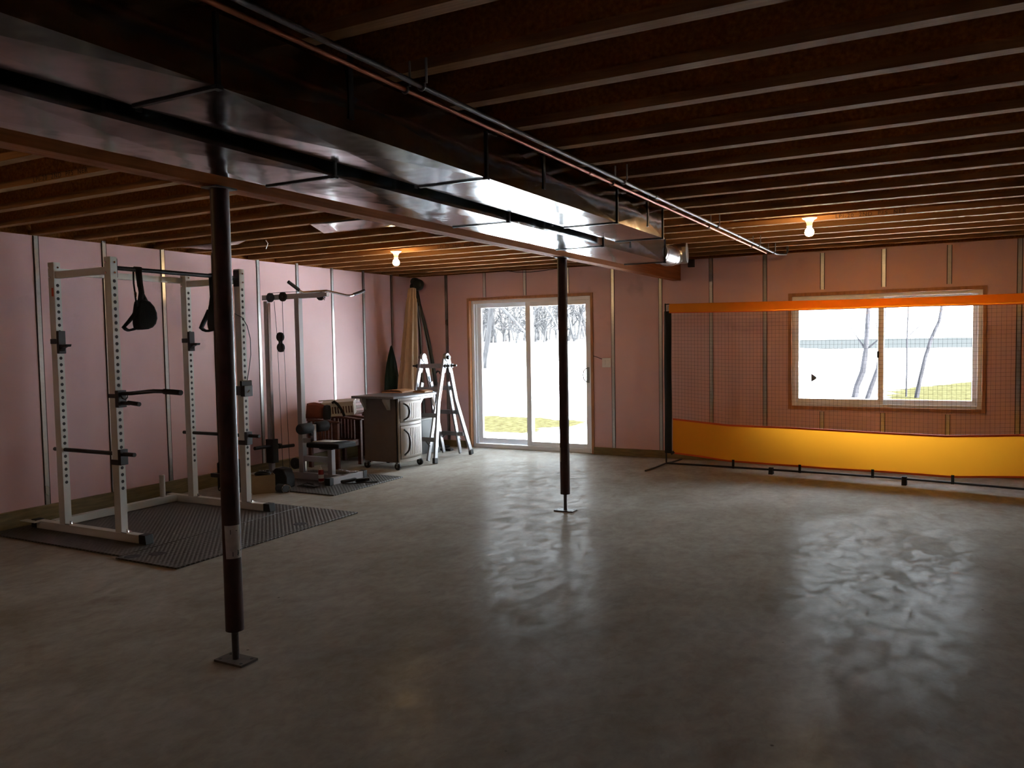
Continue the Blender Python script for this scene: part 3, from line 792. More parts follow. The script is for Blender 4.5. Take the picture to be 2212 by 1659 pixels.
m = MB().box(-6.19, -6.163, Y - .017, Y - .012, 1.40, 1.55).box(-6.19, -6.163, Y + .012, Y + .017, 1.40, 1.55)
m.build('pulley_bracket', 'gun_metal', L)
for (xa, za, xb, zb) in ((-6.25, 1.915, -6.223, 1.54), (-6.132, 1.92, -6.132, 1.54), (-6.22, 1.40, -6.20, .12), (-6.13, 1.40, -6.10, .12)):
    MB().cyl((xa, Y, za), (xb, Y, zb), .0028, n=6).build('cable', 'cable_black', L)
MB().tube([(-6.31, Y - .03, 2.0), (-6.09, Y - .03, 2.005), (-5.6, Y, 1.998), (-5.56, Y, 1.98), (-5.55, Y, 1.93)], .0028, 6).build('cable', 'cable_black', L)
MB().tube([(-5.548, Y, 1.95), (-5.54, Y, 1.925), (-5.55, Y, 1.9), (-5.563, Y, 1.925)], .005, 6, closed=True).build('carabiner', 'chrome', L)
# weight carriage with plate horns
MB().box(-6.40, -6.30, Y - .045, Y + .045, .16, .42).build('weight_carriage', 'black_steel', L, bevel=.004)
for s in (-1, 1):
    h = MB().cyl((-6.33, Y + s * .03, .335 - .012 * s), (-6.31, Y + s * .29, .335 - .018 * s), .019, n=14).build('plate_horn', 'black_steel', L)
    if s > 0: MB().cyl((-6.325, Y + .075, .333), (-6.324, Y + .1, .333), .03, n=14).build('spring_collar', 'gun_metal', h)
# low pulley, seat
pulley(-6.02, .17, Y, .06, .024)
MB().box(-5.545, -5.49, Y - .028, Y + .028, MH + .07, .372).build('seat_post', 'lat_paint', L, bevel=.002)
MB().box(-5.88, -5.545, Y - .022, Y + .022, .205, .262).build('seat_brace', 'lat_paint', L, bevel=.002)
MB().box(-5.73, -5.30, Y - .145, Y + .145, .372, .425).build('seat_pad', 'black_fabric', L, bevel=.014)
MB().box(-5.60, -5.42, Y - .09, Y + .09, .355, .374).build('seat_plate', 'black_steel', L)
MB().box(-5.88, -5.74, Y - .02, Y + .02, .40, .45).build('pad_arm', 'lat_paint', L, bevel=.002)
pp = MB().box(-5.775, -5.73, Y - .02, Y + .02, .40, .60).build('pad_post', 'lat_paint', L, bevel=.002)
MB().cyl((-5.752, Y - .03, .50), (-5.752, Y - .052, .50), .018, n=12).build('pop_pin_knob', 'black_rubber', pp)
for s in (-1, 1):
    prof = [(.004, .0), (.045, .004), (.056, .02), (.056, .17), (.045, .187), (.004, .19)]
    m = MB().lathe((-5.752, Y + s * .028, .568), [(r, s * a) for r, a in prof], 22, 'y')
    m.build('thigh_roller', 'black_foam', L)
MB().box(-5.878, -5.872, Y - .012, Y + .012, .1, .24).build('cable_guide', 'chrome', L)
# long bar hooked on top
lb = thing('lat_bar', 'bent chrome lat bar with black grips hooked on top of the pulldown machine', 'bar', (-5.56, 6.48, 1.99))
m = MB().tube([(-5.58, 5.95, 2.034), (-5.57, 6.05, 1.975), (-5.565, 6.08, 1.966), (-5.555, 6.42, 1.998), (-5.545, 6.75, 1.962), (-5.54, 6.80, 1.966), (-5.53, 6.98, 2.02)], .0125, 12)
m.build('bar', 'chrome', lb)
MB().tube([(-5.584, 5.90, 2.062), (-5.572, 6.03, 1.99)], .017, 12).build('hand_grip', 'black_foam', lb)
MB().tube([(-5.538, 6.84, 1.978), (-5.526, 7.01, 2.028)], .017, 12).build('hand_grip', 'black_foam', lb)
MB().tube([(-5.55, 6.42, 1.99), (-5.55, 6.435, 1.965), (-5.55, 6.42, 1.945), (-5.55, 6.405, 1.965)], .004, 6, closed=True).build('ring', 'chrome', lb)

# things lying round the machine
tag(MB().grid([[(-5.70, 6.30 + .02 * k, .4275 + .004 * k), (-5.55, 6.31, .4275 + .002), (-5.45, 6.31, .428 + .003), (-5.37, 6.33 + .02 * k, .43 + .012)] for k in (0, 1)] + [[(-5.68, 6.47, .4275), (-5.55, 6.48, .428), (-5.45, 6.48, .428), (-5.37, 6.46, .436)]]).build('paper_sheet', 'paper', solid=.0015), 'curled white paper lying on the black machine seat', 'paper')
t = thing('spray_bottle', 'small red and white bottle standing in front of the machine base', 'bottle', (-5.585, 6.29, MH))
MB().lathe((-5.585, 6.29, MH), [(.001, 0), (.026, 0), (.028, .005), (.028, .115), (.022, .13), (.011, .138)], 18).build('body', 'white_plastic', t)
MB().lathe((-5.585, 6.29, MH), [(.0285, .01), (.0285, .04)], 18).build('label_band', 'red_label', t, label='red lower label')
MB().lathe((-5.585, 6.29, MH), [(.0285, .08), (.0285, .118), (.0225, .1305)], 18).build('label_band', 'red_label', t, label='dark red shoulder')
MB().lathe((-5.585, 6.29, MH), [(.012, .136), (.013, .15), (.006, .155), (.005, .175), (.001, .176)], 12).build('cap', 'white_plastic', t)
t = thing('row_handle', 'black rowing handle lying on the mat in front of the machine foot', 'handle', (-5.23, 6.42, MH))
MB().bar((-5.30, 6.27, MH + .022), (-5.25, 6.44, MH + .03), .04, .03).build('grip', 'black_foam', t, bevel=.008)
MB().bar((-5.22, 6.40, MH + .02), (-5.14, 6.52, MH + .024), .045, .035).build('grip', 'black_foam', t, bevel=.008)
MB().tube([(-5.28, 6.26, MH + .012), (-5.20, 6.28, MH + .01), (-5.10, 6.40, MH + .01), (-5.02, 6.50, MH + .006)], .006, 8).build('frame_bar', 'black_steel', t)
m = MB()
pth = [V((-5.47, 6.44, MH + .115)), V((-5.42, 6.48, MH + .10)), V((-5.37, 6.49, MH + .09)), V((-5.36, 6.53, MH + .08)), V((-5.35, 6.58, MH + .08))]
for i in range(18):
    u = i / 17 * 3.999; k = int(u); p = pth[k].lerp(pth[k + 1], u - k)
    dx = .009 if i % 2 else .003; dz = .003 if i % 2 else .009
    m.tube([p + V((.012 * math.cos(a), dx * math.sin(a), dz * math.sin(a))) for a in [2 * PI * j / 8 for j in range(8)]], .0024, 5, closed=True)
tag(m.build('chain', 'chrome'), 'short chrome chain draped over the front foot of the machine', 'chain')
t = thing('cable_strap', 'flat black cable attachment strap lying on the mat beside the base tube', 'strap', (-5.60, 6.0, MH))
m = MB().grid([[(-5.63 + .03 * i, 5.98 + .012 * math.sin(i), MH + .006 + .012 * abs(math.sin(i * .9))), (-5.62 + .03 * i, 6.03 + .012 * math.sin(i), MH + .006 + .012 * abs(math.sin(i * .9)))] for i in range(9)])
m.build('webbing', 'black_fabric', t, solid=.004)
MB().tube([(-5.62, 6.03, MH + .012), (-5.56, 6.05, MH + .03), (-5.48, 6.06, MH + .02), (-5.45, 6.03, MH + .012), (-5.5, 5.99, MH + .012)], .008, 8, closed=True).build('ring', 'gun_metal', t)
# black roller with chrome ring end, beside the box
t = thing('ab_roller', 'black padded gym roller with a chrome ring end, on the floor by the cardboard box', 'exercise roller', (-5.60, 5.80, 0))
dv = V((-.1, 0, 0)); c0 = V((-5.545, 5.735, .042))
MB().tube([c0, c0 + dv * .5, c0 + dv], .041, 20).build('padding', 'black_foam', t)
q = MB().tube([c0 + V((.012, -.004, 0)) + V((.57 * .04 * math.cos(a), .82 * .04 * math.cos(a), .04 * math.sin(a))) for a in [2 * PI * j / 20 for j in range(20)]], .0045, 8, closed=True)
q.build('end_ring', 'chrome', t, label='shiny chrome ring')
t = thing('exercise_pad', 'upright black block of gym padding between the cardboard box and the machine', 'gym pad', (-5.75, 5.90, 0))
MB().prism([(-5.84, 5.86, MH), (-5.66, 5.86, MH), (-5.66, 5.86, .12), (-5.70, 5.86, .20), (-5.80, 5.86, .21), (-5.84, 5.86, .18)], (0, .13, 0)).build('pad', 'black_foam', t, bevel=.012)

# cardboard box with coiled gear in it
bx = thing('cardboard_box', 'small open cardboard box on the floor behind the red post', 'box', (-5.79, 5.66, 0))
c = [V((-5.869, 5.60, 0)), V((-5.775, 5.527, 0)), V((-5.645, 5.70, 0)), V((-5.739, 5.773, 0))]
m = MB()
for i in range(4):
    a, b = c[i], c[(i + 1) % 4]; n_ = (b - a).normalized().cross(V((0, 0, 1)))
    m.prism([a, b, b + V((0, 0, .178)), a + V((0, 0, .178))], -n_ * .004)
m.poly([p + V((0, 0, .002)) for p in c], [(0, 1, 2, 3)])
m.build('carton', 'cardboard', bx, smooth=False)
m = MB()
cc = sum((V(p) for p in c), V()) / 4
for k in range(5):
    rr = .04 - .004 * (k % 3)
    m.tube([(cc.x + .6 * 1.75 * rr * math.cos(a) + .78 * .8 * rr * math.sin(a), cc.y + .8 * 1.75 * rr * math.cos(a) - .63 * .8 * rr * math.sin(a), .15 + .013 * k + .008 * math.sin(a * 2 + k)) for a in [2 * PI * j / 22 for j in range(22)]], .010, 8, closed=True)
co = tag(m.build('coiled_cable', 'cable_black'), 'coil of thick black cable heaped in the cardboard box', 'cable')
MB().bar((cc.x - .03, cc.y - .02, .222), (cc.x + .03, cc.y - .01, .219), .01, .006).build('buckle', 'chrome', co)
MB().bar((cc.x + .035, cc.y + .0, .215), (cc.x + .045, cc.y + .01, .235), .007, .005).build('buckle', 'chrome', co)
# dark folded bench behind post and rack
t = thing('folded_bench', 'black folded gym bench with a thin steel strut, behind the rack near the red post', 'bench', (-6.06, 5.52, 0))
MB().box(-6.16, -6.05, 5.44, 5.70, .02, .31).build('pad', 'black_foam', t, bevel=.02)
MB().box(-6.22, -6.0, 5.42, 5.46, .16, .20).build('cross_bar', 'black_steel', t, bevel=.003)
MB().box(-6.17, -5.98, 5.50, 5.66, 0.0, .03).build('foot', 'black_steel', t, bevel=.003)
MB().cyl((-6.10, 5.415, .05), (-5.99, 5.43, .19), .006, n=8).build('strut', 'chrome', t)

# ------------------------------------------------------------------ serving cart
K = thing('serving_cart', 'brown rolling patio serving cart with two ribbed cream doors', 'cart', (-5.55, 7.5, 0))
cx0, cx1, cy0, cy1, cz0, cz1 = -5.80, -5.31, 7.285, 7.735, .085, .815
def bow(y):       # bowed front
    u = (y - (cy0 + cy1) / 2) / ((cy1 - cy0) / 2); return .035 * (1 - u * u)
MB().box(cx0, cx1 - .01, cy0, cy0 + .02, cz0, cz1).build('side_panel', 'cart_plastic', K, bevel=.004)
MB().box(cx0, cx1 - .01, cy1 - .02, cy1, cz0, cz1).build('side_panel', 'cart_plastic', K, bevel=.004)
MB().box(cx0, cx0 + .02, cy0 + .02, cy1 - .02, cz0, cz1).build('back_panel', 'cart_plastic', K)
ys_ = [cy0 + (cy1 - cy0) * k / 16 for k in range(17)]
iy_ = [cy0 + .021 + (cy1 - cy0 - .042) * k / 16 for k in range(17)]
m = MB().prism([(cx0 + .021, iy_[0], cz0 - .0), (cx0 + .021, iy_[-1], cz0)] + [(cx1 + bow(y), y, cz0) for y in reversed(iy_)], (0, 0, .035))
m.prism([(cx0 + .021, iy_[0], cz1 - .03), (cx0 + .021, iy_[-1], cz1 - .03)] + [(cx1 + bow(y), y, cz1 - .03) for y in reversed(iy_)], (0, 0, .03))
m.prism([(cx0 + .021, iy_[0], .505), (cx0 + .021, iy_[-1], .505)] + [(cx1 + bow(y) + .004, y, .505) for y in reversed(iy_)], (0, 0, .032))
for y in (cy0, cy1 - .018): m.box(cx1 - .03, cx1 + .006, y, y + .018, cz0, cz1)
m.build('front_frame', 'cart_door', K)
def cart_door(z0, z1):
    ya, yb = cy0 + .02, cy1 - .02; n = 60; rows = []
    m = MB()
    for z in (z0, z0 + .03, z0 + .034, z1 - .034, z1 - .03, z1):
        r = []
        inner = z0 + .032 < z < z1 - .032
        for k in range(n + 1):
            y = ya + (yb - ya) * k / n
            g = ((k - 22) % 5 == 0 and 20 <= k <= 56) and inner
            r.append((cx1 + bow(y) + .008 - (.007 if g else 0), y, z))
        rows.append(r)
    m.grid(rows)
    d = m.build('door', 'cart_door', K, solid=.006)
    # handle bowed towards the viewer
    hz0, hz1 = z0 + .12 * (z1 - z0), z1 - .12 * (z1 - z0); hy = ya + .055
    P = []
    for k in range(13):
        u = k / 12; s = math.sin(PI * u)
        P.append((cx1 + bow(hy) + .012 + .034 * min(1, s * 2.2), hy + .055 * s, hz0 + (hz1 - hz0) * u))
    h = MB().tube(P, [.009 + .004 * math.sin(PI * k / 12) for k in range(13)], 10)
    for z in (hz0, hz1): h.cyl((cx1 + bow(hy) + .004, hy, z), (cx1 + bow(hy) + .018, hy, z), .013, n=12)
    h.build('handle', 'black_steel', d)
cart_door(.125, .5); cart_door(.54, .785)
# top with two raised leaves
ty = [7.165 + (8.05 - 7.165) * k / 14 for k in range(15)]
m = MB().prism([(-5.88, 7.165, .817), (-5.88, 8.05, .817)] + [(-5.285 + .035 * (1 - ((y - 7.61) / .44) ** 2), y, .817) for y in reversed(ty)], (0, 0, .03))
m.build('worktop', 'cart_top', K, bevel=.006)
def bracket(x, ya, yb, w=.05):
    m = MB().prism([(x - w / 2, ya, .816), (x - w / 2, yb, .816), (x - w / 2, yb, .79), (x - w / 2, ya, .68)], (w, 0, 0))
    m.build('leaf_bracket', 'cart_door', K, bevel=.003)
bracket(-5.44, 7.284, 7.2, .05); bracket(-5.77, 7.284, 7.2, .03)
m = MB().prism([(-5.33, 7.737, .816), (-5.33, 8.03, .816), (-5.33, 8.035, .66), (-5.33, 8.01, .70), (-5.33, 7.985, .785), (-5.33, 7.80, .785), (-5.33, 7.737, .72)], (.022, 0, 0))
m.build('leaf_bracket', 'white_plastic', K, bevel=.003)
for x, y in ((-5.335, 7.29), (-5.325, 7.72), (-5.775, 7.30), (-5.775, 7.70)):
    m = MB().lathe((x, y, .041), [(.004, -.014), (.036, -.014), (.041, -.009), (.041, .009), (.036, .014), (.004, .014)], 20, 'y')
    w = m.build('caster', 'black_rubber', K)
    MB().box(x - .016, x + .016, y - .019, y + .019, .058, .088).cyl((x, y - .02, .041), (x, y + .02, .041), .012, n=10).build('fork', 'pole_grey', w)
# wooden trays on the worktop
def tray(xa, xb, y0, y1, h, label, z=.849):
    rows = []
    for k in range(13):
        u = k / 12
        rows.append([(xa + (xb - xa) * u, y, z + .012 + h * math.sin(PI * u) ** .8) for y in (y0, y0 + .03, y1 - .03, y1)])
    m = MB().grid(rows); m.box(xa, xb, y0, y1, z, z + .012)
    tag(m.build('wooden_tray', 'tan_wood', solid=.004), label, 'tray', 'tan wooden trays on the cart')
tray(-5.86, -5.56, 7.72, 7.99, .022, 'low arched tan wooden tray on the cart top, corner toward the chairs')
tray(-5.50, -5.33, 7.86, 8.03, .016, 'low tan wooden tray on the cart top in front of the ladder')

# ------------------------------------------------------------------ patio armchairs and what they hold
def chair(y0, label, cushion):
    x0, x1 = -6.465, -6.0; y1 = y0 + .46
    t = thing('patio_armchair', label, 'chair', ((x0 + x1) / 2, y0 + .23, 0), 'dark slatted wooden armchairs')
    for x in (x0 + .03, x1 - .03):
        for y in (y0 + .025, y1 - .025):
            top = .545
            MB().box(x - .023, x + .023, y - .02, y + .02, 0, top).build('leg', 'teak', t, bevel=.003)
    m = MB()
    for k in range(6): m.box(x0 + .05 + .067 * k, x0 + .107 + .067 * k, y0 + .045, y1 - .045, .29, .308)
    m.build('seat', 'teak', t, bevel=.002)
    m = MB().box(x0 + .05, x1 - .05, y0 + .01, y0 + .035, .235, .29).box(x0 + .05, x1 - .05, y1 - .035, y1 - .01, .235, .29).box(x1 - .045, x1 - .02, y0 + .045, y1 - .045, .235, .29)
    m.build('apron', 'teak', t, bevel=.002)
    for y in (y0 + .025, y1 - .025):
        s_ = -1 if y < y0 + .2 else 1
        m = MB().prism([(x0 - .0, y - .03, .575), (x0 + .2, y - .03, .572), (x1 - .08, y - .034, .556), (x1 + .02, y - .034, .55), (x1 + .02, y - .034, .533), (x1 - .08, y - .034, .537), (x0, y - .03, .55)], (0, .062, 0))
        m.build('armrest', 'teak', t, bevel=.004)
        m = MB()
        for k in range(7):
            xx = x0 + .07 + k * .05; m.box(xx, xx + .036, y - .008, y + .008, .28, .545)
        m.build('side_slats', 'teak', t, bevel=.002)
    m = MB().box(x0 + .012, x0 + .05, y0 + .045, y1 - .045, .70, .745)
    for k in range(4): m.box(x0 + .02, x0 + .038, y0 + .045, y1 - .045, .40 + .075 * k, .445 + .075 * k)
    m.build('backrest', 'teak', t, bevel=.003)
    return t
ch1 = chair(7.06, 'dark brown wooden armchair between machine seat and cart, cream crate on its arms', True)
ch2 = chair(7.66, 'dark brown wooden armchair against the wall, mostly hidden behind the serving cart', False)
t = thing('seat_cushion', 'rust-orange cushion propped upright on the armchair beside the cream crate', 'cushion', (-6.40, 7.12, .58))
rows = []
m = MB()
for s in (0, 1):
    rows = []
    for i in range(9):
        u = i / 8; r = []
        for j in range(9):
            v = j / 8; b = (1 - (2 * u - 1) ** 4) * (1 - (2 * v - 1) ** 4)
            r.append((-6.47 + .25 * u + .03 * v, 7.045 + (.045 if s else -.045) * b ** .5 + .03 * u, .58 + .175 * v - .02 * u * u * v + .02 * math.sin(PI * u) * v))
        rows.append(r)
    m.grid(rows)
m.build('cover', 'terracotta', t)
# cream crate with slots and a black strap handle, tilted on the chair arms
cr = thing('plastic_crate', 'cream slotted plastic crate with black carry strap sitting on the armchair', 'crate', (-6.2, 7.28, .58))
def cp(u, v, w):      # u along y/x, v up, w depth ; tilted box
    o = V((-6.27, 7.125, .592)); e1 = V((.30, .20, .02)); e2 = V((-.035, .02, .175)); e3 = V((-.10, .17, .02))
    return o + e1 * u + e2 * v + e3 * w
m = MB()
def slab(u0, u1, v0, v1, w0, w1):
    p = [cp(u, v, w) for u in (u0, u1) for v in (v0, v1) for w in (w0, w1)]
    m.poly(p, [(0, 1, 3, 2), (4, 6, 7, 5), (0, 4, 5, 1), (2, 3, 7, 6), (0, 2, 6, 4), (1, 5, 7, 3)])
slab(0, 1, 0, .16, 0, .05); slab(0, 1, .62, .8, 0, .05)
for k in range(12): slab(k / 11.5, k / 11.5 + .045, .16, .62, 0, .05)
slab(-.02, 1.02, .8, .92, -.06, 1.05)
slab(0, .04, 0, .8, .05, 1); slab(.96, 1, 0, .8, .05, 1); slab(0.04, .96, 0, .8, .95, 1); slab(0, 1, 0, .04, 0.05, 1)
m.build('crate_body', 'cream', cr, smooth=False, bevel=.0015)
m = MB(); slab(.05, .95, .06, .78, .09, .9); m.build('slot_shade_filler', 'teak', cr, smooth=False, label='dark brown filler block added inside to shade the slots')  # brown filler added inside the crate; its colour stands in for shade in the slots
P = [cp(.35, .92, -.12), cp(.42, 1.0, -.16), cp(.52, .86, -.26), cp(.62, .55, -.32), cp(.68, .25, -.3), cp(.7, .02, -.2)]
MB().tube(P, .016, 10).build('carry_strap', 'black_fabric', cr)
tag(MB().bar(cp(-.12, 1.04, .3), cp(.36, 1.04, .2), .016, .012).build('wood_stick', 'cream'), 'pale wooden stick lying across the top of the cream crate', 'stick')
t = thing('black_bag', 'small black bag wedged between rust cushion and cream crate', 'bag', (-6.36, 7.1, .58))
m = MB(); rows = []
for i in range(9):
    a = 2 * PI * i / 8
    rows.append([V((-6.155 + .055 * math.cos(a) * s + .01 * z, 7.058 + .034 * math.sin(a) * s, .577 + .17 * z)) for s, z in ((.02, 0), (.9, 0), (1.05, .3), (1, .7), (.8, .95), (.02, 1.0))])
m.grid(rows).build('bag_body', 'black_fabric', t)

# ------------------------------------------------------------------ corner: umbrellas
# beige market umbrella, furled and leaning in the corner
U1 = thing('patio_umbrella', 'furled beige patio umbrella leaning in the corner behind the cart', 'umbrella', (-6.22, 8.75, 0))
rows = []
for z, cx, r in ((.42, -6.20, .12), (.62, -6.205, .135), (.83, -6.20, .14), (1.0, -6.19, .13), (1.21, -6.17, .105), (1.225, -6.17, .112), (1.45, -6.155, .10), (1.70, -6.135, .085), (1.9, -6.12, .075), (2.03, -6.11, .066), (2.045, -6.11, .058), (2.17, -6.10, .05), (2.19, -6.10, .01)):
    n = 40
    rows.append([(cx + r * (1 + .16 * math.sin(8 * a + z)) * math.cos(a), 8.75 + .85 * r * (1 + .16 * math.sin(8 * a + z)) * math.sin(a), z) for a in [2 * PI * k / n for k in range(n + 1)]])
MB().grid(rows).build('canopy', 'umbrella_cloth', U1)
MB().tube([(-6.23, 8.75, 0), (-6.10, 8.75, 2.21)], .019, 12).build('pole', 'pole_grey', U1)
MB().lathe((-6.10, 8.75, 2.18), [(.03, 0), (.03, .03), (.012, .06), (.001, .065)], 14).build('finial', 'umbrella_pole', U1)
# dark green furled one
U2 = thing('patio_umbrella', 'furled dark green umbrella leaning on the left wall beside the beige umbrella', 'umbrella', (-6.33, 8.62, 0))
rows = []
for z, r in ((.35, .13), (.7, .145), (.82, .14), (1.0, .125), (1.17, .095), (1.3, .055), (1.40, .02), (1.42, .002)):
    n = 30; ox = -6.405 - .03 * z / 1.4; oy = 8.66 + .05 * z / 1.4
    rows.append([(ox + .38 * r * (1 + .12 * math.sin(6 * a)) * math.cos(a), oy + r * (1 + .12 * math.sin(6 * a)) * math.sin(a), z) for a in [2 * PI * k / n for k in range(n + 1)]])
MB().grid(rows).build('canopy', 'green_cloth', U2)
MB().cyl((-6.405, 8.66, 0), (-6.415, 8.68, .5), .015, n=10).build('pole', 'umbrella_pole', U2)
# cantilever frame of dark poles
U3 = thing('cantilever_frame', 'dark cantilever umbrella frame with round hub standing in the corner', 'umbrella frame', (-6.05, 9.02, 0))
MB().tube([(-6.20, 9.0, 2.18), (-6.165, 9.0, 1.98), (-6.09, 9.0, 1.72), (-6.02, 9.0, 1.45), (-5.93, 9.0, .96), (-5.90, 9.0, .5), (-5.88, 9.0, .03)], .026, 12).build('mast', 'umbrella_pole', U3)
MB().tube([(-6.2, 9.02, 2.2), (-6.195, 9.02, 1.95), (-6.175, 9.02, 1.6), (-6.16, 9.02, 1.2), (-6.14, 9.02, .6), (-6.13, 9.02, .03)], .02, 10).build('arm', 'umbrella_pole', U3)
MB().tube([(-6.165, 8.95, 2.0), (-6.115, 8.95, 1.6), (-6.10, 8.95, 1.1), (-6.09, 8.95, .4), (-6.09, 8.95, .05)], .008, 8).build('rib', 'pole_grey', U3)
MB().tube([(-6.15, 8.97, 1.95), (-6.06, 8.97, 1.55), (-5.97, 8.97, 1.1), (-5.93, 8.97, .6)], .006, 8).build('rib', 'pole_grey', U3)
MB().lathe((-6.155, 8.97, 2.235), [(.002, -.05), (.055, -.05), (.075, -.035), (.08, 0), (.075, .035), (.055, .05), (.002, .05)], 26, 'y').build('hub', 'umbrella_pole', U3)
MB().lathe((-6.245, 9.03, 2.285), [(.002, -.045), (.045, -.045), (.055, -.03), (.055, .03), (.045, .045), (.002, .045)], 22, 'y').build('hub', 'umbrella_pole', U3)
MB().bar((-6.20, 9.0, 2.12), (-6.17, 9.0, 1.93), .05, .05).build('joint', 'umbrella_pole', U3, bevel=.008)
MB().box(-6.10, -5.62, 8.86, 8.94, 0, .03).build('base_bar', 'black_steel', U3, bevel=.004)
MB().box(-5.92, -5.84, 8.94, 9.2, 0, .03).build('base_bar', 'black_steel', U3, bevel=.004)
m = MB().tube([(-5.955, 9.04, .86), (-5.955, 9.04, .98), (-5.94, 9.03, 1.03), (-5.90, 9.02, 1.06), (-5.87, 9.02, 1.05), (-5.86, 9.02, 1.02)], .012, 8)
m.build('crank_handle', 'black_steel', U3)
# grey bin with a pillow
t = thing('storage_bin', 'dark grey storage bin on the floor between cart and ladder', 'bin', (-5.92, 8.62, 0))
m = MB().box(-6.01, -5.80, 8.45, 8.47, 0, .44).box(-6.01, -5.80, 8.75, 8.77, 0, .44).box(-6.01, -5.99, 8.47, 8.75, 0, .44).box(-5.82, -5.80, 8.47, 8.75, 0, .44).box(-5.99, -5.82, 8.47, 8.75, 0, .02)
m.build('bin_body', 'bin_grey', t, bevel=.004)
MB().box(-6.025, -5.785, 8.435, 8.785, .44, .465).build('lid', 'pillow_grey', t, bevel=.006)

# ------------------------------------------------------------------ ladder
LD = thing('folding_ladder', 'aluminium multi-position ladder set up as an A-frame beside the cart', 'ladder', (-5.45, 8.28, 0))
AP = 1.30
def rail(top, bot, nm='rail', w=.026, d=.062, kink=None):
    m = MB()
    P = [V(top)] + ([V(kink)] if kink else []) + [V(bot)]
    for a, b in zip(P, P[1:]): m.bar(a, b, d, w, up=(1, 0, 0))
    return m.build(nm, 'aluminium', LD, bevel=.003)
def rung(a, b):
    m = MB().bar(a, b, .03, .052); m.build('rung', 'aluminium', LD, bevel=.004)
xR, xL = -5.285, -5.63
for s, yb, in ((-1, 7.86), (1, 8.68)):
    yt = 8.28 + s * .045
    g = lambda z: yt + (yb - yt) * (1 - z / (AP - .04))      # y of the frame at height z
    for x, xb in ((xR, -5.20), (xL, -5.71)):
        r = rail((x, yt, AP - .06), (xb, yb, .055), 'outer_rail', kink=(x + (.005 if x == xR else -.005), g(.72), .72))
        MB().bar((xb, yb + s * .004, .07), (xb + .003, yb + s * .012, 0.004), .072, .036, up=(1, 0, 0)).build('rubber_foot', 'black_rubber', r, bevel=.005)
    for x in (xR - .045, xL + .045):
        r = rail((x, g(.95) - s * .036, .95), (x, g(.02) - s * .036 - s * -.005, .02), 'inner_rail', w=.022, d=.055)
    for z in (1.155, .872): rung((xL + .02, g(z), z), (xR - .02, g(z), z))
    for z in (.56, .275): rung((xL - .03, g(z), z), (xR + .03, g(z), z))
    # lock pins at the top rung
    for x, e in ((xL, -1), (xR, 1)):
        m = MB().cyl((x + e * .015, g(1.155), 1.155), (x + e * .10, g(1.155), 1.158), .0125, n=12).cyl((x + e * .03, g(1.155), 1.155), (x + e * .045, g(1.155), 1.155), .026, n=14)
        m.build('lock_pin', 'gun_metal', LD)
    for x in (xR - .03, xL + .03):
        m = MB().bar((x, g(.20), .20), (x + (-.07 if x > -5.45 else .07), g(.26), .262), .012, .02)
        m.build('corner_brace', 'aluminium', LD)
for x in (xR, xL):
    m = MB().lathe((x, 8.28, AP - .04), [(.004, -.022), (.05, -.022), (.056, -.012), (.056, .012), (.05, .022), (.004, .022)], 26, 'x')
    h = m.build('hinge', 'aluminium', LD)
    e = 1 if x == xR else -1
    MB().lathe((x, 8.28, AP - .04), [(.004, .022 * e), (.026, .024 * e), (.026, .05 * e), (.004, .052 * e)], 18, 'x').build('hinge_knob', 'gun_metal', h)
    m = MB().bar((x, 8.265, AP - .05), (x, 8.20, 1.08), .07, .03, up=(1, 0, 0)).bar((x, 8.295, AP - .05), (x, 8.36, 1.08), .07, .03, up=(1, 0, 0))
    m.build('hinge_socket', 'aluminium', LD, bevel=.004)
MB().bar((xL + .0155, 8.395, 1.02), (xL + .0155, 8.425, .90), .035, .003, up=(1, 0, 0)).build('rail_label', 'ladder_label', LD, label='dark blue rail label')
MB().bar((xR + .0175, 8.155, .92), (xR + .019, 8.10, .74), .02, .003, up=(1, 0, 0)).build('rail_label', 'ladder_red', LD, label='narrow warning label')

# ------------------------------------------------------------------ sports net
NB = V((-2.634, 8.721, 0)); NU = V((.9916, -.1295, 0)); NN = V((-.1295, -.9916, 0))   # base, along, towards the room
def np_(s, z, o=0.): return NB + NU * s + NN * o + V((0, 0, z))
NT = thing('sports_net', 'long portable sports net with orange top band and orange cloth along its foot', 'sports net', tuple(NB))
NLEN = 6.1
def interp(tab, s):
    for (a, za), (b, zb) in zip(tab, tab[1:]):
        if s <= b: return za + (zb - za) * (s - a) / (b - a)
    return tab[-1][1]
zt = [(0, 1.835), (1.06, 1.814), (1.76, 1.800), (2.6, 1.788), (3.4, 1.787), (5, 1.80), (6.1, 1.835)]
zb_ = [(0, 1.735), (.07, 1.732), (1.06, 1.712), (1.76, 1.706), (2.6, 1.703), (3.4, 1.692), (5, 1.70), (6.1, 1.735)]
ct = [(0, .54), (.08, .536), (.43, .513), (.72, .494), (1.34, .498), (1.76, .494), (2.3, .489), (2.8, .489), (3.13, .51), (3.42, .532), (3.9, .54), (4.6, .5), (6.1, .53)]
cb = [(0, .155), (.1, .152), (.43, .132), (.72, .107), (1.34, .107), (1.76, .106), (2.3, .114), (2.85, .112), (3.14, .137), (3.42, .158), (3.9, .15), (4.6, .11), (6.1, .15)]
rz = [(0, .03), (.79, .043), (1.76, .055), (2.3, .06), (2.85, .058), (3.42, .05), (6.1, .03)]
MB().cyl(np_(0, .025), np_(0, 1.838), .009, n=12).build('pole', 'black_steel', NT)
MB().cyl(np_(NLEN, .025), np_(NLEN, 1.838), .009, n=12).build('pole', 'black_steel', NT)
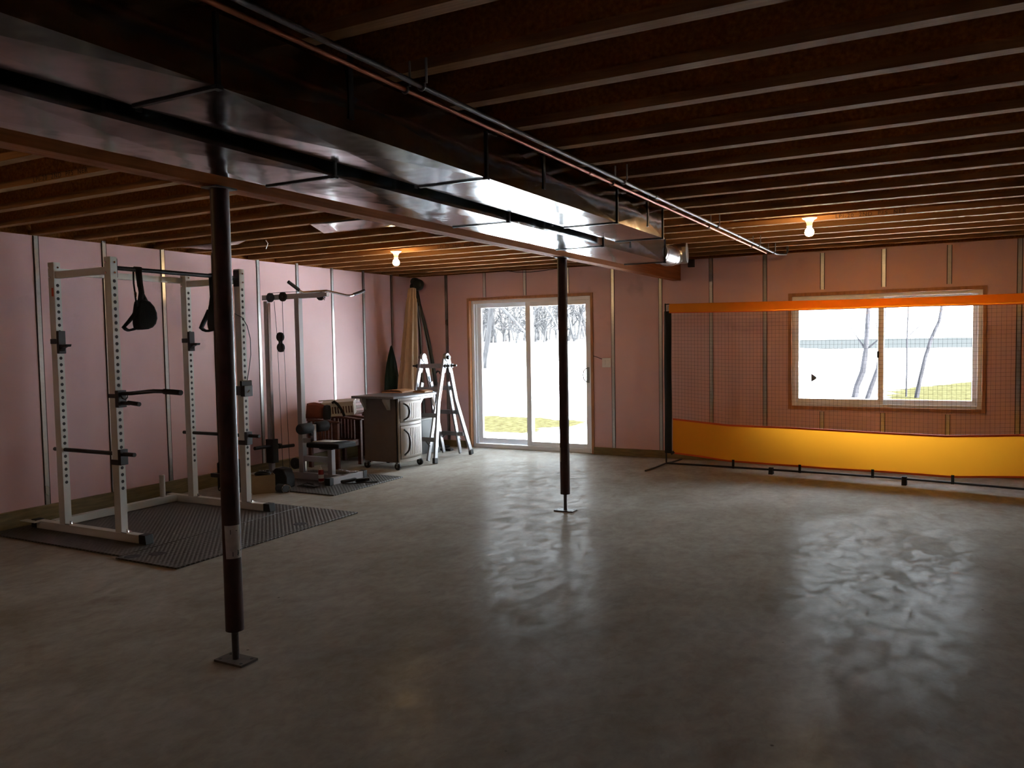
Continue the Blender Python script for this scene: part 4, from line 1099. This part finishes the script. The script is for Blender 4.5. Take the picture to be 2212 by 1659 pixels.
for s0 in (-.014, NLEN - .055):
    rows = []
    for k in range(12):
        z = .147 + (1.752 - .147) * k / 11
        rows.append([np_(s0 + .085 * j / 6, z, .012 * math.sin(PI * j / 6) + .004 * math.sin(z * 7)) for j in range(7)])
    MB().grid(rows).build('pole_sleeve', 'black_fabric', NT, solid=.006)
MB().tube([np_(0, 1.826), np_(.03, 1.83), np_(.055, 1.828)], .006, 8).build('tension_hook', 'black_steel', NT)
MB().bar(np_(.02, 1.79, .002), np_(.055, 1.78, .002), .004, .06).build('band_end', 'pole_grey', NT)
# top band: folded tape, two layers
rows = []
ss = [.05 + (NLEN - .1) * k / 120 for k in range(121)]
for s in ss:
    a, b = interp(zt, s), interp(zb_, s); w = .004 * math.sin(s * 9)
    rows.append([np_(s, b, .010 + w), np_(s, (a + b) / 2, .013 + w), np_(s, a - .006, .008), np_(s, a, 0), np_(s, a - .006, -.008), np_(s, (a + b) / 2, -.012), np_(s, b, -.010 + w)])
MB().grid(rows).build('top_band', 'orange_band', NT)
rows = [[np_(s, interp(zb_, s) - .004, .0105), np_(s, interp(zb_, s) + .004, .0115 + .004 * math.sin(s * 9))] for s in ss]
MB().grid(rows).build('band_stitching', 'orange_binding', NT, solid=.002)
# netting: square mesh of thin cords
m = MB()
def cord(a, b, r):
    a, b = V(a), V(b); d = (b - a).normalized(); u = V((0, 0, 1)) if abs(d.z) < .9 else NN
    x = d.cross(u).normalized(); y = d.cross(x); P = []
    for e in (a, b):
        for k in range(3):
            t = 2 * PI * k / 3; P.append(e + x * (r * math.cos(t)) + y * (r * math.sin(t)))
    m.poly(P, [(0, 1, 4, 3), (1, 2, 5, 4), (2, 0, 3, 5)])
CS = .0385
nv = int((NLEN - .16) / CS); top = lambda s: interp(zb_, s) + .004; bot = lambda s: interp(ct, s) - .004
for k in range(nv + 1):
    s = .075 + CS * k
    for i in range(3):
        za, zb2 = bot(s) + (top(s) - bot(s)) * i / 3, bot(s) + (top(s) - bot(s)) * (i + 1) / 3
        cord(np_(s, za), np_(s, zb2), .00095)
nh = int(round(1.2 / CS))
for r in range(1, nh):
    u = r / nh
    N_ = 40
    for k in range(N_):
        a, b = .075 + (NLEN - .15) * k / N_, .075 + (NLEN - .15) * (k + 1) / N_
        cord(np_(a, bot(a) + (top(a) - bot(a)) * u), np_(b, bot(b) + (top(b) - bot(b)) * u), .00095)
m.build('netting', 'net_cord', NT, smooth=False, fix=False)
# lower cloth with red binding
rows = []
for s in [.085 + (NLEN - .17) * k / 160 for k in range(161)]:
    a, b = interp(cb, s), interp(ct, s); r = []
    for j in range(11):
        v = j / 10
        o = .012 * math.sin(PI * v) * math.sin(s * 2.1 + 1) + .004 * math.sin(s * 11 + v * 5) * (1 - v)
        r.append(np_(s, a + (b - a) * v, o))
    rows.append(r)
MB().grid(rows).build('lower_cloth', 'orange_cloth', NT)
for tab, nm in ((cb, 'lower_binding'), (ct, 'upper_binding')):
    P = [np_(s, interp(tab, s), 0) for s in [.085 + (NLEN - .17) * k / 120 for k in range(121)]]
    m = MB()
    rows = [[p + NN * .005 + V((0, 0, -.009)), p + NN * .006 + V((0, 0, .009)), p - NN * .006 + V((0, 0, .009)), p - NN * .005 + V((0, 0, -.009)), p + NN * .005 + V((0, 0, -.009))] for p in P]
    m.grid(rows).build(nm, 'orange_binding', NT, label='red edge binding')
# base rail, feet, supports, tabs
MB().tube([np_(s, interp(rz, s)) for s in [NLEN * k / 24 for k in range(25)]], .0105, 10).build('base_rail', 'black_steel', NT)
for s in (0, NLEN):
    MB().tube([np_(s, .03), np_(s - .02, .012, .25), np_(s - .03, .008, .48)], .0095, 8).build('foot', 'black_steel', NT)
    MB().tube([np_(s, .03), np_(s - .02, .012, -.2), np_(s - .03, .008, -.5)], .0095, 8).build('foot', 'black_steel', NT)
for s in (1.187, 2.457, 3.7, 4.9):
    z = interp(rz, s)
    MB().prism([np_(s - .022, 0, -.03), np_(s - .022, 0, .03), np_(s - .022, z + .022, .018), np_(s - .022, z + .026, 0), np_(s - .022, z + .022, -.018)], NU * .044).build('rail_support', 'black_rubber', NT, bevel=.003)
for s in (.782, 1.482, 2.177, 2.865, 4.2, 5.3):
    z0, z1_ = interp(rz, s), interp(cb, s) + .018
    MB().bar(np_(s, z0 - .012, .013), np_(s, z1_, .009), .026, .004, up=NN).build('tie_tab', 'black_fabric', NT)
MB().bar(np_(.06, .14, .004), np_(.10, .165, .004), .03, .012, up=NN).build('corner_clip', 'black_steel', NT)

# ------------------------------------------------------------------ outside
def gz(x, y):
    d = y - D; t = max(0., min(1., (d - 8) / 38)); t = t * t * (3 - 2 * t)
    w = max(0., min(1., (-x / max(y, 1) - .10) / .2)); w = w * w * (3 - 2 * w)
    return -.1 + 1.72 * t * w
rows = []
yy = [D + .29] + [D + 1 + 1.5 * k for k in range(16)] + [D + 26 + 5 * k for k in range(17)]
for y in yy: rows.append([(x, y, gz(x, y)) for x in [-70 + 2.5 * k for k in range(57)]])
stuff_or_structure(MB().grid(rows).build('ground', 'ground'), label='snowy yard with strips of dry grass')
stuff_or_structure(MB().box(-8, 4, D + .275, D + .9, -.12, -.075).build('trim_5', 'vinyl'), label='pale concrete step outside the door')
stuff_or_structure(MB().box(-120, 420, D + 107, D + 900, -.6, -.5).build('water', 'lake'), label='pale lake far behind the yard')
def bare_tree(m, base, h, r, lean, rnd, depth=4):
    def grow(p, d, ln, r, lv):
        n = 4; P = [p]; R = [r]
        for k in range(n):
            d = (d + V((rnd.uniform(-1, 1), rnd.uniform(-1, 1), rnd.uniform(-.4, .6))) * (.09 if lv == 0 else .2)).normalized()
            p = p + d * (ln / n); P.append(p); R.append(max(.004, r * (1 - .62 * (k + 1) / n)))
        m.tube(P, R, 6 if lv < 2 else 4)
        if lv < depth:
            for i in range((5 if lv == 0 else 4) if lv < 3 else 3):
                k = rnd.randint(1, n)
                q = P[k]; dd = (P[k] - P[k - 1]).normalized()
                s = V((rnd.uniform(-1, 1), rnd.uniform(-1, 1), rnd.uniform(-.25, .6))).normalized()
                nd = (dd * .55 + s * .85).normalized()
                grow(q, nd, ln * rnd.uniform(.42, .62), max(.005, R[k] * .72), lv + 1)
    grow(V(base), V(lean).normalized(), h, r, 0)
variants = []
rnd = random.Random(11)
spots = []
for k in range(64):
    y = rnd.uniform(46, 72); a = rnd.uniform(-.64, -.38); spots.append((a * y, y))
spots += [(-23, 46), (-21.5, 49), (-27, 50), (-25, 53), (-19.5, 50), (-29.5, 57)]
LBL = 'bare grey tree in the woods beyond the snow, seen through the glass door'
for k, (x, y) in enumerate(spots):
    if k < 6:
        t = thing('bare_tree', LBL, 'tree', (x, y, gz(x, y) - .05), 'bare trees in the far woods')
        m = MB(); bare_tree(m, (x, y, gz(x, y) - .05), rnd.uniform(3.2, 4.6), rnd.uniform(.09, .15), (rnd.uniform(-.1, .1), 0, 1), rnd)
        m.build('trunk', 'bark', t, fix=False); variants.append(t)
    else:
        o = dup(variants[k % 6], (x, y, gz(x, y) - .05), LBL)
        o.rotation_euler = (rnd.uniform(-.12, .12), rnd.uniform(-.12, .12), rnd.uniform(0, 6.28)); s_ = rnd.uniform(.7, 1.1); o.scale = (s_, s_, s_)
# nearer tree whose limbs cross the left pane
t = thing('bare_tree', 'bare tree with long slanting limbs crossing the top of the left door pane', 'tree', (-16.5, 30, gz(-16.5, 30) - .05))
m = MB(); r2 = random.Random(4)
for P, R_ in (([(-17.2, 30, gz(-17, 30)), (-16.9, 30, 2.2), (-16.6, 30, 4.6), (-16.4, 30, 7)], [.14, .12, .09, .05]),
              ([(-16.8, 30, 3.4), (-15.9, 29.8, 2.7), (-15.3, 29.6, 2.2), (-14.9, 29.6, 1.8), (-14.6, 29.6, 1.5)], [.09, .07, .06, .05, .03]),
              ([(-16.6, 30, 4.6), (-15.4, 29.9, 4.0), (-14.4, 29.7, 3.3), (-13.7, 29.6, 2.5), (-13.4, 29.6, 1.9)], [.08, .07, .06, .045, .025]),
              ([(-16.7, 30, 3.9), (-17.4, 30, 3.4), (-18.2, 30.1, 2.5), (-18.6, 30.1, 2.0)], [.06, .05, .04, .02])):
    m.tube(P, R_, 7)
    for q in range(5):
        i = r2.randint(1, len(P) - 1); a = V(P[i]); d = V((r2.uniform(-1, 1), r2.uniform(-.3, .3), r2.uniform(-.6, .8)))
        m.tube([a, a + d * .6, a + d * 1.1 + V((0, 0, -.15)), a + d * 1.5 + V((r2.uniform(-.2, .2), 0, -.3))], [.02, .015, .01, .005], 5)
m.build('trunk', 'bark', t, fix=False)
# slim trees on the bank beyond the window
def slim(pts, R_, label, twigs=3, matn='bark_pale'):
    t = thing('slim_tree', label, 'tree', tuple(pts[0]), 'slim trees beyond the window')
    m = MB().tube(pts, R_, 8); r3 = random.Random(len(label))
    for q in range(twigs):
        i = r3.randint(len(pts) // 2, len(pts) - 1); a = V(pts[i]); d = V((r3.uniform(-.7, .7), r3.uniform(-.2, .2), r3.uniform(.3, .9)))
        m.tube([a, a + d * .5, a + d * 1.1], [R_[i] * .5, .012, .006], 5)
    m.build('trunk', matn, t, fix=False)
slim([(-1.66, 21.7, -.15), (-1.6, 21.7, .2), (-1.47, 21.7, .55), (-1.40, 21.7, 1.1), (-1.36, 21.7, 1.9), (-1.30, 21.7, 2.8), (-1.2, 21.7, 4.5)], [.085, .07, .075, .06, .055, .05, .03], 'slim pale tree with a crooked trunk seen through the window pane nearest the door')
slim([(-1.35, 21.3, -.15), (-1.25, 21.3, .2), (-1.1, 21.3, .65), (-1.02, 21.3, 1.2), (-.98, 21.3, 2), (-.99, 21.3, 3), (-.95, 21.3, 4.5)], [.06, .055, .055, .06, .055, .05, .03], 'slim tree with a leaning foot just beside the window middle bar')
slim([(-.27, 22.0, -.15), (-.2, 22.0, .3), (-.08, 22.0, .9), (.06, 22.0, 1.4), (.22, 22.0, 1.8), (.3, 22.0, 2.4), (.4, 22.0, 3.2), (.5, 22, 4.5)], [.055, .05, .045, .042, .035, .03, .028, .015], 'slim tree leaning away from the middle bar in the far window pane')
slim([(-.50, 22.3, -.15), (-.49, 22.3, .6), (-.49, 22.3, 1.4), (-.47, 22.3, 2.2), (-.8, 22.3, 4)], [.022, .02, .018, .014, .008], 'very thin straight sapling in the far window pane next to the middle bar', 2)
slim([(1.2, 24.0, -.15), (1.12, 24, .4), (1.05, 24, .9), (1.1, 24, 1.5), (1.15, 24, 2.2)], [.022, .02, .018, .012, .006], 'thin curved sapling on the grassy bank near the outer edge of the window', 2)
# small dark triangle sticker on the glass
tag(MB().prism([(-1.165, D + .073, 1.03), (-1.165, D + .073, .93), (-1.108, D + .073, .968), (-1.108, D + .073, .99)], (0, -.0012, 0)).build('window_sticker', 'sticker_blue'), 'small blue-grey triangular sticker on the window pane nearest the door', 'sticker')

# ------------------------------------------------------------------ light
w = bpy.data.worlds.new('sky'); sc.world = w; w.use_nodes = True
nt = w.node_tree; bg = nt.nodes['Background']
tc = nt.nodes.new('ShaderNodeTexCoord'); sp = nt.nodes.new('ShaderNodeSeparateXYZ'); cr_ = nt.nodes.new('ShaderNodeValToRGB')
nt.links.new(tc.outputs['Generated'], sp.inputs[0]); nt.links.new(sp.outputs['Z'], cr_.inputs['Fac'])
e = cr_.color_ramp.elements
e[0].position = 0.; e[0].color = (.9, .95, 1, 1); e[1].position = .7; e[1].color = (.7, .84, 1, 1)
nt.links.new(cr_.outputs['Color'], bg.inputs['Color'])
bg.inputs['Strength'].default_value = 4.5
sl_ = bpy.data.lights.new('sun', 'SUN'); sl_.energy = 38; sl_.angle = .01; sl_.color = (.95, .98, 1)
so = bpy.data.objects.new('sun', sl_); COL.objects.link(so)
so.rotation_euler = V((-.76, .12, -.64)).to_track_quat('-Z', 'Y').to_euler(); so.location = (0, -20, 20)
w.cycles.sampling_method = 'MANUAL'; w.cycles.sample_map_resolution = 512

# ------------------------------------------------------------------ camera
f, yaw, pitch, roll, h = 1707.763, .4857, -.0517, -.0168, 1.4231
fw = V((-math.sin(yaw) * math.cos(pitch), math.cos(yaw) * math.cos(pitch), math.sin(pitch)))
r0 = V((math.cos(yaw), math.sin(yaw), 0)); u0 = r0.cross(fw)
r_ = r0 * math.cos(roll) + u0 * math.sin(roll); u_ = -r0 * math.sin(roll) + u0 * math.cos(roll)
cam = bpy.data.cameras.new('camera'); co_ = bpy.data.objects.new('camera', cam); COL.objects.link(co_)
co_.matrix_world = Matrix(((r_.x, u_.x, -fw.x, 0), (r_.y, u_.y, -fw.y, 0), (r_.z, u_.z, -fw.z, h), (0, 0, 0, 1)))
cam.sensor_width = 36; cam.sensor_fit = 'HORIZONTAL'; cam.lens = f * 36 / 2212; cam.clip_start = .02; cam.clip_end = 2000
sc.camera = co_

sc.view_settings.view_transform = 'Standard'; sc.view_settings.look = 'None'
sc.view_settings.gamma = 1; sc.view_settings.use_curve_mapping = False
sc.view_settings.exposure = 2.08
sc.cycles.use_denoising = True
sc.cycles.max_bounces = 10; sc.cycles.diffuse_bounces = 6; sc.cycles.glossy_bounces = 4; sc.cycles.transparent_max_bounces = 12
sc.cycles.sample_clamp_indirect = 30
